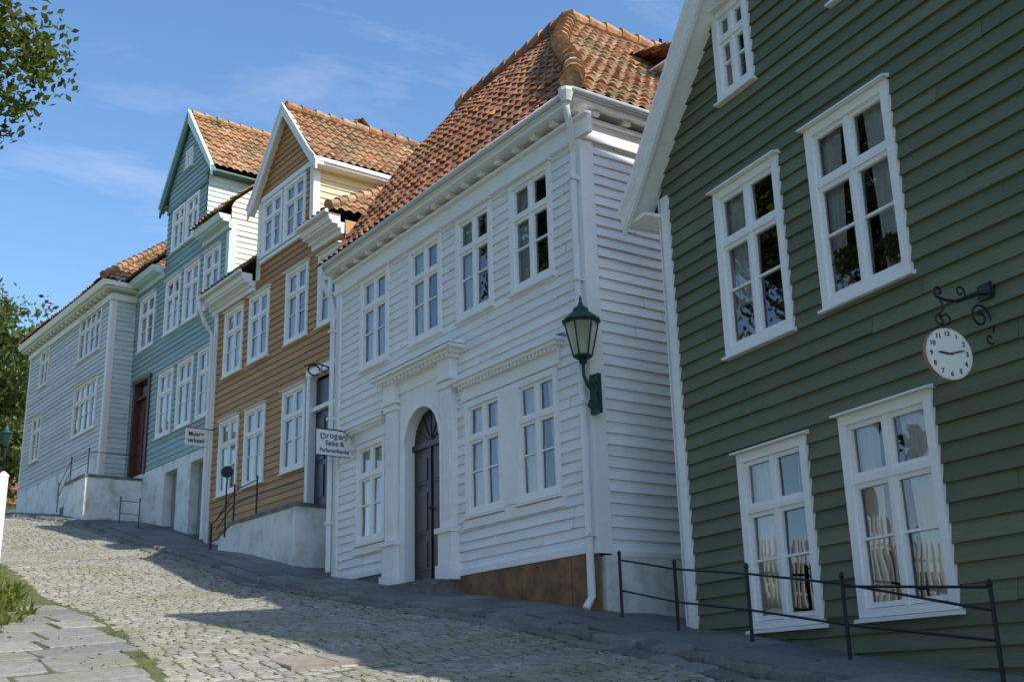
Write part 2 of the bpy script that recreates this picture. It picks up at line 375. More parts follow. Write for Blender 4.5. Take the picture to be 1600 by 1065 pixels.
c.box(0,.07,0,9,6.46,6.52); c.box(0,.05,0,9,6.52,6.70); c.box(0,.11,0,9,6.70,6.74); c.box(0,.24,0,9,6.822,6.87); c.box(.16,.27,-.27,9,6.875,6.94)
for k in range(10): c.box(0,.17,.1+k*.5,.19+k*.5,6.755,6.82)
H.put(c,'cornice',TRIM)
r=MB()
PF=[(-.32,6.96),(-.02,7.24),(.42,7.92),(1.22,9.14),(2.5,10.76)]
PS=[(.27,6.96),(-.02,7.24),(-.62,7.92),(-1.93,9.14),(-3.29,10.76)]
XL=X0-.12
tiles(r,[((XL,y,z),(xs,y,z)) for (y,z),(xs,_) in zip(PF,PS)],0)
tiles(r,[((xs,y,z),(xs,9.2,z)) for (y,z),(xs,_) in zip(PF,PS)],1)
roofquad(r,[(XL,2.5,10.74),(-3.29,2.5,10.74),(-3.29,5.6,6.9),(XL,5.6,6.9)])
roofquad(r,[(-3.29,2.5,10.74),(-3.29,9.2,10.74),(-6.9,9.2,6.9),(-6.9,2.5,6.9)])
ridgecaps(r,[(xs,y,z+.05) for (y,z),(xs,_) in zip(PF,PS)],.13,.33,1)
ridgecaps(r,[(-3.29,2.5,10.80),(-3.29,9.2,10.80)],.12,.36,1); ridgecaps(r,[(-3.29,2.5,10.80),(XL,2.5,10.80)],.12,.36,0)
for (a,b) in zip(PF,PF[1:]): r.tube([(XL-.02,a[0],a[1]+.0),(XL-.02,b[0],b[1]+.0)],.06,6,0)
ro=H.put(r,'roof',[TILE,TILEL])
dm=MB(); dm.box(-2.6,-1.45,3.35,4.75,8.3,9.40,0); dm.box(-1.40,-1.22,3.15,5.0,9.36,9.46,0)
tiles(dm,[((-1.12,3.1,9.46),(-1.12,5.0,9.46)),((-2.6,3.1,9.95),(-2.6,5.0,9.95))],1); dm.box(-2.2,-1.2,3.15,5,9.40,9.43,0)
dm.obj('dormer',[CREAM,TILE],ro)
g=MB()
g.tube([(X0-.12,-.33,6.93),(.27,-.33,6.93)],.038,8); g.tube([(.29,-.33,6.93),(.29,9,6.93)],.038,8)
g.obj('gutter',ZINC,H.e,(0,0,-H.zb),True)
p=MB(); p.tube([(.22,-.35,6.95),(.18,-.34,6.72),(.10,-.22,6.50),(.00,-.12,6.25),(-.04,-.11,6.0),(-.04,-.11,.95),(-.04,-.2,.82)],.045,10)
p.lathe([(.055,0),(.10,.12),(.10,.16),(.05,.17)],(.22,-.36,6.78),10)
for z in (1.6,3.1,4.6,5.9): p.box(-.10,.02,-.17,-.05,z,z+.04)
H.put(p,'downpipe',LEADW,smooth=False)
p=MB(); p.tube([(X0-.02,-.35,6.93),(X0-.05,-.33,6.7),(X0-.02,-.16,6.4),(X0-.02,-.11,6.2),(X0-.02,-.11,1.85)],.042,10)
for z in (2.6,4.3,5.8): p.box(X0-.08,X0+.04,-.17,-.05,z,z+.04)
H.put(p,'downpipe',LEADW)
pl=MB(); 
for k in range(6): a=-3.0+k*.5; pl.box(a+.004,a+.496,-.03+.004*(k%2),0,.3,1.44)
H.put(pl,'plinth_plate',RUST)
pl=MB(); pl.box(X0,-4.9,-.01,.3,.9,1.70); H.put(pl,'plinth',STONE)
pl=MB(); pl.box(-.25,.035,.05,9,.2,1.40); H.put(pl,'side_plinth',PLASTER)
AX0,AX1=-4.33,-3.35; cxm=(AX0+AX1)/2; rr=(AX1-AX0)/2; spr=3.41
d=MB()
d.box(AX0-.03,AX1+.03,.09,.13,1.3,4.0)
for k in range(2):
    a=AX0+.04+k*(rr); 
    for z0,z1 in ((1.62,2.05),(2.12,2.75),(2.82,3.25)): d.box(a+.05,a+rr-.09,.078,.10,z0,z1); d.box(a+.09,a+rr-.13,.066,.08,z0+.05,z1-.05)
d.box(cxm-.025,cxm+.025,.066,.1,1.5,3.34); d.box(AX0,AX1,.05,.13,3.34,3.42)
for k in range(1,6):
    a=math.pi*k/6; d.tube([(cxm,.085,spr),(cxm+rr*math.cos(a),.085,spr+rr*math.sin(a))],.012,5)
do=H.put(d,'door',DOORB)
kn=MB(); kn.lathe([(.005,0),(.02,.01),(.028,.03),(.015,.05),(.01,.07)],(0,0,0),10); 
ko=kn.obj('handle',IRON,do,(cxm+.08,.07,2.45)); ko.rotation_euler[0]=math.radians(90)
p=MB()
p.box(AX0-.16,AX0,-.07,.15,1.4,spr); p.box(AX1,AX1+.10,-.07,.15,1.4,spr)
TZ=4.22
for k in range(20):
    a=math.pi*k/20; b=math.pi*(k+1)/20
    pa=(cxm+rr*math.cos(a),spr+rr*math.sin(a)); pb=(cxm+rr*math.cos(b),spr+rr*math.sin(b))
    p.add([(pa[0],-.07,pa[1]),(pb[0],-.07,pb[1]),(pb[0],-.07,TZ),(pa[0],-.07,TZ),(pa[0],.15,pa[1]),(pb[0],.15,pb[1])],[(0,1,2,3),(0,4,5,1)])
    R2=rr+.07; qa=(cxm+R2*math.cos(a),spr+R2*math.sin(a)); qb=(cxm+R2*math.cos(b),spr+R2*math.sin(b))
    p.add([(pa[0],-.085,pa[1]),(pb[0],-.085,pb[1]),(qb[0],-.085,qb[1]),(qa[0],-.085,qa[1]),(qa[0],-.07,qa[1]),(qb[0],-.07,qb[1]),(pa[0],-.07,pa[1]),(pb[0],-.07,pb[1])],[(0,1,2,3),(3,2,5,4),(0,1,7,6)])
p.box(AX0-.16,AX0,-.068,.1,spr,TZ); p.box(AX1,AX1+.10,-.068,.1,spr,TZ)
for (a,b) in ((-4.85,-4.52),(-3.25,-2.95)):
    p.box(a-.05,b+.05,-.18,0,1.40,1.60); p.box(a-.02,b+.02,-.15,0,1.60,2.02); p.box(a-.05,b+.05,-.19,0,2.02,2.09)
    p.box(a,b,-.11,0,2.10,4.06)
    nfl=6
    for k in range(nfl): u=a+.03+(b-a-.06)*k/nfl; p.box(u,u+(b-a-.06)/nfl*.5,-.125,-.11,2.2,3.92)
    p.box(a-.03,b+.03,-.14,0,4.0,4.06); p.box(a-.04,b+.04,-.17,0,4.10,4.15); p.box(a+.0,b,-.13,0,4.06,4.10)
    p.box(a-.01,b+.01,-.15,0,4.15,4.40)
p.box(-4.84,-2.97,-.09,0,TZ,4.40); p.box(-4.92,-2.88,-.17,0,4.40,4.45); p.box(-4.98,-2.82,-.22,0,4.45,4.50); p.box(-5.08,-2.72,-.28,0,4.50,4.55)
p.add([(-5.10,-.30,4.55),(-2.70,-.30,4.55),(-2.70,0,4.55),(-5.10,0,4.55),(-5.0,0,4.66),(-2.8,0,4.66)],[(0,1,5,4),(0,4,3),(1,2,5)])
for k in range(18): u=-4.87+k*.113; p.box(u,u+.055,-.205,-.1,4.405,4.448)
H.put(p,'door_surround',TRIM)
for (a,b,c0,c1) in ((-6.18,-4.90,-5.98,-4.96),(-2.90,-.44,-2.78,-.56)):
    p=MB(); p.box(c0,c1,-.06,0,3.73,3.90); p.box(a+.1,b-.1,-.10,0,3.90,3.95); p.box(a+.05,b-.05,-.14,0,3.95,4.0); p.box(a,b,-.18,0,4.0,4.04)
    p.add([(a,-.18,4.04),(b,-.18,4.04),(b,0,4.04),(a,0,4.04),(a,0,4.11),(b,0,4.11)],[(0,1,5,4)])
    u=a+.14
    while u<b-.16: p.box(u,u+.04,-.125,-.08,3.905,3.948); u+=.08
    H.put(p,'lintel',TRIM)
    p=MB(); p.box(c0,c1,-.055,0,2.02,2.13); H.put(p,'apron_board',TRIM)
p=MB(); p.box(-1.82,-1.52,-.04,0,2.2,3.72); H.put(p,'window_panel',TRIM)
s=MB(); s.box(-4.95,-2.95,-.50,.1,.9,1.40); s.box(-4.85,-3.0,-.85,-.50,.7,1.20); H.put(s,'door_step',STONE)

# ============================================================ GREEN HOUSE
G=House('green_house','dark green clapboard gable house with white window frames and barge board',8.21,8.88,8.37,-.6)
wins=[(.97,2.02,3.14,4.90,4),(2.44,3.52,3.18,4.93,1),(1.0,2.02,.48,2.13,4),(2.47,3.54,.49,2.18,1),(1.20,1.80,5.86,6.90,1),(2.98,3.68,6.0,7.1,0),(5.4,6.4,.5,2.2,1)]
ops=[window(G,a,b,c,d,curt=k,hood=True,seed=3,cas=.085) for a,b,c,d,k in wins]
w=MB(); GC=4.0; GW=8.0
gl=lambda z: max(0,(z-5.50)/1.135); gr=lambda z: GW-gl(z)
siding(w,front,gl,gr,-1.0,10.04,.152,ops,d=.028)
siding(w,sideL(0),0,8,-.9,5.3,.3); siding(w,sideR(GW),0,8,-1.2,5.3,.3)
w.add([(0,8,-1),(GW,8,-1),(GW,8,5.4),(GC,8,9.9),(0,8,5.4)],[(0,1,2,3,4)])
G.put(w,'wall',GREEN)
i=MB(); i.box(.05,GW-.05,1.7,1.75,-1,5.4);i.prism([(1,5.4),(7,5.4),(GC+.3,9.2),(GC-.3,9.2)],1,1.7,1.75);i.box(.05,GW-.05,.1,1.7,2.6,2.65);i.box(.05,GW-.05,.1,1.7,5.4,5.45);i.box(.05,GW-.05,.1,1.7,.1,.15); G.put(i,'interior',DARK)
t=MB(); t.box(-.03,.13,-.05,0,.3,5.25); t.box(-.05,-.0,-.05,.15,.3,5.25); G.put(t,'corner_board',TRIM)
r=MB()
GP=[(-.40,5.18),(-.12,5.46),(.45,6.14),(GC,10.18)]
tiles(r,[((x,8.2,z-.02),(x,-.28,z-.02)) for x,z in GP],0)
tiles(r,[((GW-x,-.28,z-.02),(GW-x,8.2,z-.02)) for x,z in GP],0)
ridgecaps(r,[(GC,-.28,10.16),(GC,8.2,10.16)])
ro=G.put(r,'roof',[TILE])
ch=MB(); ch.box(3.2,4.8,1.65,3.5,8.5,11.35); ch.box(3.12,4.88,1.57,3.58,11.35,11.5); ch.box(3.4,4.6,1.9,3.3,11.5,11.7); ch.obj('chimney',PLASTER,ro)  # added out-of-view stack, keeps sun off the white house's alley wall
b=MB()
for mir in (0,1):
    for (a,c_) in zip(GP,GP[1:]):
        xa,xb=(a[0],c_[0]) if not mir else (GW-a[0],GW-c_[0])
        def bd(lo,hi,y0,y1): b.prism([(xa,a[1]+lo),(xb,c_[1]+lo),(xb,c_[1]+hi),(xa,a[1]+hi)],1,y0,y1)
        bd(-.20,-.02,-.325,-.29); bd(-.26,-.20,-.31,-.27); bd(-.05,.03,-.37,-.325); bd(-.16,-.11,-.29,.02)
G.put(b,'barge_board',TRIM)
e=MB(); e.box(-.38,0,-.26,8,5.03,5.07); e.box(-.43,-.38,-.26,8,5.02,5.16); G.put(e,'eave_board',TRIM)

# ============================================================ OCHRE HOUSE
O=House('ochre_house','ochre brown clapboard house with gabled dormer and yellow dormer sides',8.888,18.911,-3.09,2.0)
XO=-5.62; DLx,DRx,DCx=-3.46,-.93,-2.2; XR=.30
wins=[(-5.08,-4.10,6.80,8.30,2),(-3.78,-2.80,6.80,8.30,1),(-2.03,-1.05,6.78,8.32,1),(-.62,.26,6.78,8.25,1),
      (-5.10,-4.10,4.15,5.80,2),(-3.78,-2.80,4.15,5.78,2),(-2.02,-1.03,4.16,5.80,2)]
ops=[window(O,a,b,c,d,curt=k,hood=True,seed=11) for a,b,c,d,k in wins]
ops+=[window(O,-3.30,-2.32,9.08,10.36,curt=1,seed=12,hood=False),window(O,-2.25,-1.27,9.08,10.36,curt=1,seed=13,hood=False)]
ops.append((-.88,.2,3.0,5.9))
w=MB(); siding(w,front,XO,.36,3.24,8.62,.138,ops)
dl=lambda z: max(DLx,DCx-(12.1-z)/1.12); drr=lambda z: min(DRx,DCx+(12.1-z)/1.12)
siding(w,front,dl,drr,8.62,12.0,.138,ops)
siding(w,sideL(XO),0,7,3.0,8.7,.3); siding(w,sideR(.36),0,7,3.0,8.7,.3); w.box(XO,.36,7,7.05,2,9)
O.put(w,'wall',ORANGE)
chkL=lambda z:max(0,-.40+(z-8.8)/.88)
chkR=lambda z:min(1.9,max(0,-.42+(z-8.80)/.62))
w=MB(); siding(w,sideR(DRx),0,chkR,8.85,10.45,.138); O.put(w,'dormer_cheek',YELLOW)
w=MB(); siding(w,sideL(DLx),0,chkL,8.9,10.50,.138); O.put(w,'dormer_cheek',YELLOW)
i=MB(); i.box(XO+.05,.3,1.5,1.55,2,8.6);i.box(XO+.05,.3,.1,1.5,6.1,6.15);i.box(XO+.05,.3,.1,1.5,3.9,3.95);i.box(XO+.05,.3,.1,7,8.6,8.62);i.box(DLx+.05,DRx-.05,.1,1.4,8.75,8.8);i.box(DLx+.1,DRx-.1,1.4,1.45,8.8,10.4); O.put(i,'interior',DARK)
t=MB(); t.box(XO-.03,XO+.14,-.05,0,3.1,8.5); t.box(DRx-.12,DRx+.04,-.05,0,8.6,10.4); t.box(DRx,DRx+.04,0,.10,8.7,10.4); t.box(DLx-.03,DLx+.12,-.052,0,8.6,10.4)
t.box(DLx+.1,DRx-.1,-.06,0,10.38,10.50); t.box(DLx+.1,DRx-.1,-.08,0,8.92,9.0)
O.put(t,'corner_board',TRIM)
for a,b in ((XO-.15,DLx-.1),(DRx+.08,XR+.05)):
    c=MB()
    c.box(a,b,-.08,0,8.42,8.52); c.box(a,b,-.15,0,8.52,8.59); c.box(a,b,-.28,0,8.59,8.64); c.prism([(-.38,8.79),(-.32,8.64),(-.1,8.64),(-.1,8.79)],0,a,b)
    O.put(c,'cornice',TRIM)
r=MB()
def mz(y): return 8.82+(y+.45)*.885
tiles(r,[((XO-.1,-.42,8.83),(DLx,-.42,8.83)),((XO-.1,1.45,mz(1.45)),(DLx,1.45,mz(1.45))),((XO-.1,3.3,12.12),(DCx,3.3,12.12))],1)
hx=lambda z: XR+.12-(z-8.83)/1.15
ZR=8.83+(1.6+.42)*.62
tiles(r,[((DRx,-.42,8.83),(hx(8.83),-.42,8.83)),((DRx,1.6,ZR),(hx(ZR),1.6,ZR))],1)
tiles(r,[((hx(8.83),-.42,8.83),(hx(8.83),7.1,8.83)),((hx(ZR),1.6,ZR),(hx(ZR),6.0,ZR))],1)
tiles(r,[((hx(ZR),1.6,ZR),(hx(ZR),6.0,ZR)),((DCx,3.3,12.10),(DCx,3.9,12.10))],1)
ridgecaps(r,[(hx(8.83),-.40,8.87),(hx(ZR),1.6,ZR+.04)],.09,.33,1)
DW=1.57
tiles(r,[((DCx+DW,-.14,10.40),(DCx+DW,1.9,10.40)),((DCx+DW-.35,-.14,10.72),(DCx+DW-.35,2.1,10.72)),((DCx,-.14,12.18),(DCx,3.5,12.18))],1)
tiles(r,[((DCx-DW,1.7,10.40),(DCx-DW,-.14,10.40)),((DCx-DW+.35,2.1,10.72),(DCx-DW+.35,-.14,10.72)),((DCx,3.5,12.18),(DCx,-.14,12.18))],1)
ridgecaps(r,[(DCx,-.1,12.22),(DCx,3.4,12.22)],.11,.34,1); ridgecaps(r,[(XO,3.3,12.15),(DCx,3.3,12.15)],.11,.34,1)
roofquad(r,[(XO-.1,3.3,12.10),(DCx,3.3,12.10),(XR,7.1,8.8),(XO-.1,7.1,8.8)],1)
roofquad(r,[(XO-.05,0,8.8),(XO-.05,3.3,12.05),(XO-.05,7,8.8)],1)
ro=O.put(r,'roof',[TILE,TILEL])
ch=MB(); ch.box(-4.45,-4.25,3.2,3.4,11.8,12.9); ch.box(-4.48,-4.22,3.17,3.43,12.9,12.95); ch.obj('chimney',PLASTER,ro)
b=MB()
BP=[(DW+.05,10.28),(DW-.25,10.58),(0,12.18)]
for sg in (-1,1):
    for a,c_ in zip(BP,BP[1:]):
        xa,xb=DCx+sg*a[0],DCx+sg*c_[0]
        b.prism([(xa,a[1]-.17),(xb,c_[1]-.17),(xb,c_[1]+.09),(xa,a[1]+.09)],1,-.18,-.14)
        b.prism([(xa,a[1]+.05),(xb,c_[1]+.05),(xb,c_[1]+.12),(xa,a[1]+.12)],1,-.21,-.18)
        b.prism([(xa,a[1]-.05),(xb,c_[1]-.05),(xb,c_[1]),(xa,a[1])],1,-.14,.01)
b.box(DRx+.02,DCx+DW+.0,-.14,1.7,10.27,10.32); b.box(DCx+DW-.02,DCx+DW+.04,-.14,1.8,10.32,10.40)
O.put(b,'barge_board',TRIM)
p=MB(); p.tube([(XO-.1,-.42,8.78),(XO-.0,-.42,8.5),(XO+.0,-.3,8.2),(XO+.03,-.12,7.95),(XO+.03,-.12,3.3)],.045,10); p.tube([(XO-.2,-.43,8.78),(DLx,-.43,8.78)],.04,8)
O.put(p,'downpipe',LEADW)
p=MB(); p.tube([(DRx+.1,-.43,8.78),(XR+.12,-.43,8.78)],.04,8); O.put(p,'gutter',LEADW)
d=MB(); d.box(-.80,.2,.08,.12,3.0,5.5); 
for z0,z1 in ((3.5,4.1),(4.2,5.0)):
    d.box(-.72,-.42,.06,.09,z0,z1); d.box(-.34,-.02,.06,.09,z0,z1)
do=O.put(d,'door',DOORN)
g=MB(); g.box(-.78,.2,.07,.09,5.25,5.75); g.obj('fanlight',DOORN,do)
f=MB(); f.box(-.92,-.80,-.07,.1,3.1,5.95); f.box(-.92,.3,-.09,.1,5.83,5.97); f.box(-.80,.2,-.02,.1,5.15,5.23); f.obj('door_frame',TRIM,do)
pl=MB(); pl.box(XO,.3,-.012,.3,2,3.22); O.put(pl,'plinth',PLASTER)

# ============================================================ BLUE HOUSE
B=House('blue_green_house','tall blue green clapboard house with teal gable dormer',8.83,24.6,-3.88,3.6)
XB=-6.2; DLx,DRx,DCx=-4.05,-1.5,-2.77
wins=[(-5.64,-4.55,8.96,10.45,1),(-3.83,-2.85,8.96,10.45,2),(-2.62,-1.66,8.96,10.45,1),(-1.40,-.44,8.96,10.45,1),(-3.92,-2.97,6.28,7.97,2),(-2.68,-1.72,6.28,7.97,1),(-1.44,-.50,6.28,7.97,1)]
ops=[window(B,a,b,c,d,curt=k,hood=True,seed=21) for a,b,c,d,k in wins]
ops+=[window(B,-3.66,-2.84,11.2,12.4,curt=1,seed=22,hood=False),window(B,-2.76,-1.94,11.2,12.4,curt=1,seed=23,hood=False)]
ops+=[window(B,-3.00,-2.54,13.35,13.88,curt=0,seed=24,hood=False,cas=.05,rows=(.45,.9))]
ops.append((-5.6,-4.56,5.5,8.05))
w=MB(); siding(w,front,XB,0,5.55,10.85,.142,ops)
dl=lambda z: max(DLx,DCx-(14.78-z)/1.28); drr=lambda z: min(DRx,DCx+(14.78-z)/1.28)
siding(w,front,dl,drr,10.85,14.7,.142,ops)
siding(w,sideL(XB),0,7,4,10.95,.3); w.box(XB,0,7,7.05,4,11)
B.put(w,'wall',BLUE)
def my(y): return 11.0+(y+.40)*.93
w=MB(); siding(w,sideR(0),lambda z:max(0,-.35+(z-11.0)/.93),lambda z: 7.2-max(0,(z-11.0)/.93),4,14.3,.142)
B.put(w,'gable_end_wall',CREAM)
chk=lambda z:max(0,-.42+(z-11.0)/.93)
for mp_ in (sideR(DRx),sideL(DLx)):
    w=MB(); siding(w,mp_,0,chk,11.1,12.72,.142); B.put(w,'dormer_cheek',LBLUE)
i=MB(); i.box(XB+.05,-.05,1.5,1.55,4,10.9);i.box(DLx+.1,DRx-.1,1.3,1.35,11,12.7);i.box(XB+.05,-.05,.1,1.5,8.3,8.35);i.box(XB+.05,-.05,.1,1.5,5.9,5.95);i.box(XB+.05,-.05,.1,7,10.86,10.9);B.put(i,'interior',DARK)
for a,b_ in ((XB-.05,DLx-.02),(DRx+.03,.08)):
    c=MB(); c.box(a,b_,-.08,0,10.66,10.8); c.box(a,b_,-.24,0,10.8,10.85); c.prism([(-.36,10.98),(-.30,10.85),(-.05,10.85),(-.05,10.98)],0,a,b_); B.put(c,'cornice',LBLUE)
c=MB(); c.box(-.12,.05,-.05,0,5.4,10.6); c.box(.0,.05,0,.14,8,10.8); B.put(c,'corner_board',LBLUE)
r=MB()
tiles(r,[((XB-.1,-.42,11.0),(DLx,-.42,11.0)),((XB-.1,1.5,my(1.5)),(DLx,1.5,my(1.5))),((XB-.1,3.5,my(3.5)),(DCx,3.5,my(3.5)))],1)
tiles(r,[((DRx,-.42,11.0),(.12,-.42,11.0)),((DRx,1.5,my(1.5)),(.12,1.5,my(1.5))),((DCx,3.5,my(3.5)),(.12,3.5,my(3.5)))],1)
roofquad(r,[(XB-.1,3.5,my(3.5)),(.12,3.5,my(3.5)),(.12,7.2,11),(XB-.1,7.2,11)],1)
DW=1.60
tiles(r,[((DCx+DW,-.08,12.78),(DCx+DW,1.7,12.78)),((DCx,-.08,14.85),(DCx,4.2,14.85))],1)
tiles(r,[((DCx-DW,1.7,12.78),(DCx-DW,-.08,12.78)),((DCx,4.2,14.85),(DCx,-.08,14.85))],1)
roofquad(r,[(DCx-DW,4.2,12.78),(DCx,4.2,14.85),(DCx+DW,4.2,12.78)],1)
ridgecaps(r,[(DCx,-.05,14.88),(DCx,4.2,14.88)],.10,.34,1)
B.put(r,'roof',[TILE,TILEL])
b=MB()
for sg in (-1,1):
    xa,xb=DCx+sg*(DW+.08),DCx; za,zt=12.66,14.85
    b.prism([(xa,za-.20),(xb,zt-.24),(xb,zt+.06),(xa,za+.08)],1,-.13,-.08); b.prism([(xa,za-.06),(xb,zt-.06),(xb,zt),(xa,za)],1,-.08,.01)
b.box(DRx,DCx+DW+.0,-.08,1.5,12.66,12.70); b.box(DLx-.3,DLx,-.08,1.5,12.66,12.70); b.box(DLx,DRx,-.06,0,12.42,12.54)
B.put(b,'barge_board',DTEAL)
b=MB(); xa=DCx+DW+.1
b.prism([(xa,12.72),(DCx,14.92),(DCx,15.0),(xa,12.80)],1,-.165,-.08); b.prism([(2*DCx-xa,12.72),(DCx,14.92),(DCx,15.0),(2*DCx-xa,12.80)],1,-.165,-.08); b.prism([(DCx,14.62),(DCx+.1,14.50),(xa,12.58),(xa,12.72),(DCx,14.92)],1,-.145,-.13)
B.put(b,'gable_edge_board',LBLUE)
d=MB(); d.box(-5.55,-4.62,.1,.14,5.4,7.6)
for z0,z1 in ((5.7,6.4),(6.5,7.3)):
    d.box(-5.45,-5.13,.08,.11,z0,z1); d.box(-5.04,-4.72,.08,.11,z0,z1)
do=B.put(d,'door',DOORR)
f=MB(); f.box(-5.68,-5.55,-.06,.1,5.5,8.05); f.box(-4.62,-4.5,-.06,.1,5.5,8.05); f.box(-5.72,-4.46,-.08,.1,8.05,8.15); f.box(-5.55,-4.62,-.0,.1,7.6,7.68); f.obj('door_frame',DOORR,do)
g=MB(); g.box(-5.55,-4.62,.06,.08,7.68,8.05); g.obj('fanlight',GLASS,do)
f=MB(); z1=5.53
for a,b_ in ((XB,-3.15),(-2.35,-1.55),(-.75,0)): f.box(a,b_,-.03,.35,3.2,z1)
for a,b_ in ((-3.15,-2.35),(-1.55,-.75)): f.box(a,b_,-.028,.35,5.3,z1)
B.put(f,'foundation',PLASTER)
for a,b_ in ((-3.15,-2.35),(-1.55,-.75)):
    f=MB(); f.box(a,b_,.2,.24,3.2,5.3); 
    for k in range(5): f.box(a+.02+k*.155,a+.16+k*.155,.185,.2,3.3,5.25)
    B.put(f,'basement_door',DOORG)

# ============================================================ GREY HOUSE
Y=House('grey_house','weathered pale grey clapboard house with hipped tile roof',7.75,30.57,-4.32,4.6)
XY=-7.2
W3=[(-6.35,-5.45,6.98,8.4,0,2),(-2.5,-.62,7.05,8.5,1,4),(-6.1,-5.25,9.3,10.5,0,2),(-2.5,-.70,9.28,10.55,0,4)]
ops=[window(Y,a,b,c,d,curt=k,ncol=n,hood=True,seed=31,cas=.06,fr=CREAM) for a,b,c,d,k,n in W3]
w=MB(); siding(w,front,XY,0,6.22,10.8,.135,ops); siding(w,sideL(XY),0,7,6,10.8,.3); w.box(XY,0,7,7.05,5,10.9)
Y.put(w,'wall',GREY)
w=MB(); siding(w,sideR(0),0,7,5.6,10.8,.135); Y.put(w,'end_wall',PALE)
i=MB(); i.box(XY+.05,-.05,1.5,1.55,5,10.8);i.box(XY+.05,-.05,.1,1.5,8.9,8.95);i.box(XY+.05,-.05,.1,1.5,6.3,6.35);i.box(XY+.02,-.02,.05,7,10.77,10.79);Y.put(i,'interior',DARK)
f=MB(); f.box(XY,0.0,-.04,.3,3.8,6.2); f.box(-.3,.03,.0,7,3.8,5.6); Y.put(f,'foundation',PLASTER)
c=MB(); c.box(XY-.1,.1,-.08,0,10.48,10.66); c.box(XY-.26,.26,-.26,0,10.74,10.80); c.prism([(-.40,10.95),(-.34,10.80),(-.05,10.80),(-.05,10.95)],0,XY-.30,.30)
c.box(0,.08,0,7,10.48,10.66); c.box(0,.26,0,7,10.742,10.798); c.box(.24,.32,-.3,7,10.80,10.93); c.box(-.10,.04,-.045,0,5.6,10.48); c.box(0,.04,0,.12,5.6,10.48); c.box(XY-.03,XY+.1,-.045,0,6.1,10.48)
u=XY
while u<.1: c.box(u,u+.07,-.22,-.0,10.66,10.74); u+=.35
Y.put(c,'cornice',CREAM)
r=MB()
tiles(r,[((XY-.34,-.42,10.97),(.34,-.42,10.97)),((XY+2.9,3.0,13.95),(-2.9,3.0,13.95))],0)
tiles(r,[((.34,-.42,10.97),(.34,7,10.97)),((-2.9,3.0,13.95),(-2.9,4.2,13.95))],1)
roofquad(r,[(XY-.4,-.42,10.97),(XY+2.9,3,13.95),(XY+2.9,4.2,13.95),(XY-.4,7.2,10.97)]); roofquad(r,[(XY+2.9,4.2,13.95),(-2.9,4.2,13.95),(.34,7.2,10.97),(XY-.4,7.2,10.97)])
ridgecaps(r,[(.34,-.42,11.0),(-2.9,3.0,14.0)],.10,.34,1)
Y.put(r,'roof',[TILE,TILEL])

# ============================================================ stairs, railings
def rail(label,posts,rails,h=.75,pr=.018,rr_=.011,finial=True,mat=IRON):
    e=empty('iron_railing',label,'railing',posts[0])
    P0=Vector(posts[0]); pm=MB(); pm.tube([(0,0,-.1),(0,0,h)],pr,8); 
    if finial: pm.lathe([(.010,0),(.022,.015),(.024,.030),(.014,.05),(.004,.06)],(0,0,h),8)
    me=None
    for p in posts:
        if me is None: o=pm.obj('post',mat,e,Vector(p)-P0); me=o
        else: o2=me.copy(); COL.objects.link(o2); o2.parent=e; o2.location=Vector(p)-P0
    r=MB()
    for pts in rails: r.tube([Vector(q)-P0 for q in pts],rr_,7)
    r.obj('rail',mat,e)
    return e
def stair(H,label,x0,x1,y0,y1,ztop,zbot,steps,sw=.3):
    c=H.W((x0+x1)/2,y0,zbot); e=empty('entrance_stair',label,'stairs',c,-math.pi/2-H.o)
    ox=(x0+x1)/2
    m=MB(); m.box(x0-ox,x1-ox,0,y1-y0,0,ztop-zbot-.07); m.obj('landing_wall',PLASTER,e)
    m=MB(); m.box(x0-ox-.03,x1-ox+.02,-.03,y1-y0,ztop-zbot-.07,ztop-zbot); m.obj('landing_slab',STONE,e)
    for k in range(steps):
        m=MB(); a=x0-ox-.03-sw*k; z=ztop-zbot-.17*(k+1); m.box(a-sw,a,.165,y1-y0,z-1.2,z); m.obj('step',STONE,e)
    return e
e=stair(O,'whitewashed stone stair with dark slab top beside ochre wall',-1.55,.62,-1.0,0,3.17,1.4,3)
a0=-2.17/2
m=MB(); m.prism([(a0-1.05,.3),(a0,.2),(a0,1.72),(a0-.5,1.70),(a0-1.05,1.52)],1,-.0,.16); m.prism([(a0-1.08,1.52),(a0-.5,1.70),(a0-.02,1.72),(a0-.02,1.77),(a0-.5,1.75),(a0-1.08,1.57)],1,-.02,.18,1); m.obj('side_wall',[PLASTER,STONE],e)
zt=3.17
q=lambda x,y,z:O.W(x,y,z)
rail('black iron railing on the whitewashed stair',[q(-1.1,-.93,zt),q(-2.1,-.93,zt)],[[q(.4,-.93,zt+.38),q(-1.1,-.93,zt+.40),q(-2.1,-.93,zt+.34),q(-2.85,-.95,zt-.05)],[q(-1.1,-.93,zt+.66),q(-2.1,-.93,zt+.60),q(-2.85,-.95,zt+.15)]],h=.68)
rail('black iron post railing at foot of stair',[q(-2.85,-1.05,2.3)],[[q(-2.85,-1.05,3.2),q(-2.2,-.95,3.55)]],h=.88,pr=.026)
e=empty('round_sign','round dark sign plate on a thin iron pole','sign',q(-2.25,-1.03,2.9)); 
m=MB(); m.tube([(0,0,0),(0,0,1.3)],.016,8); m.obj('pole',IRON,e)
m=MB(); m.tube([(0,0,1.25),(-.012,-.02,1.25)],.115,20); m.obj('sign_plate',IRON,e)
e=stair(B,'whitewashed stone stair with iron railing by red door',-6.2,-4.65,-1.45,0,5.40,3.9,3,.28)
q=lambda x,y,z:B.W(x,y,z)
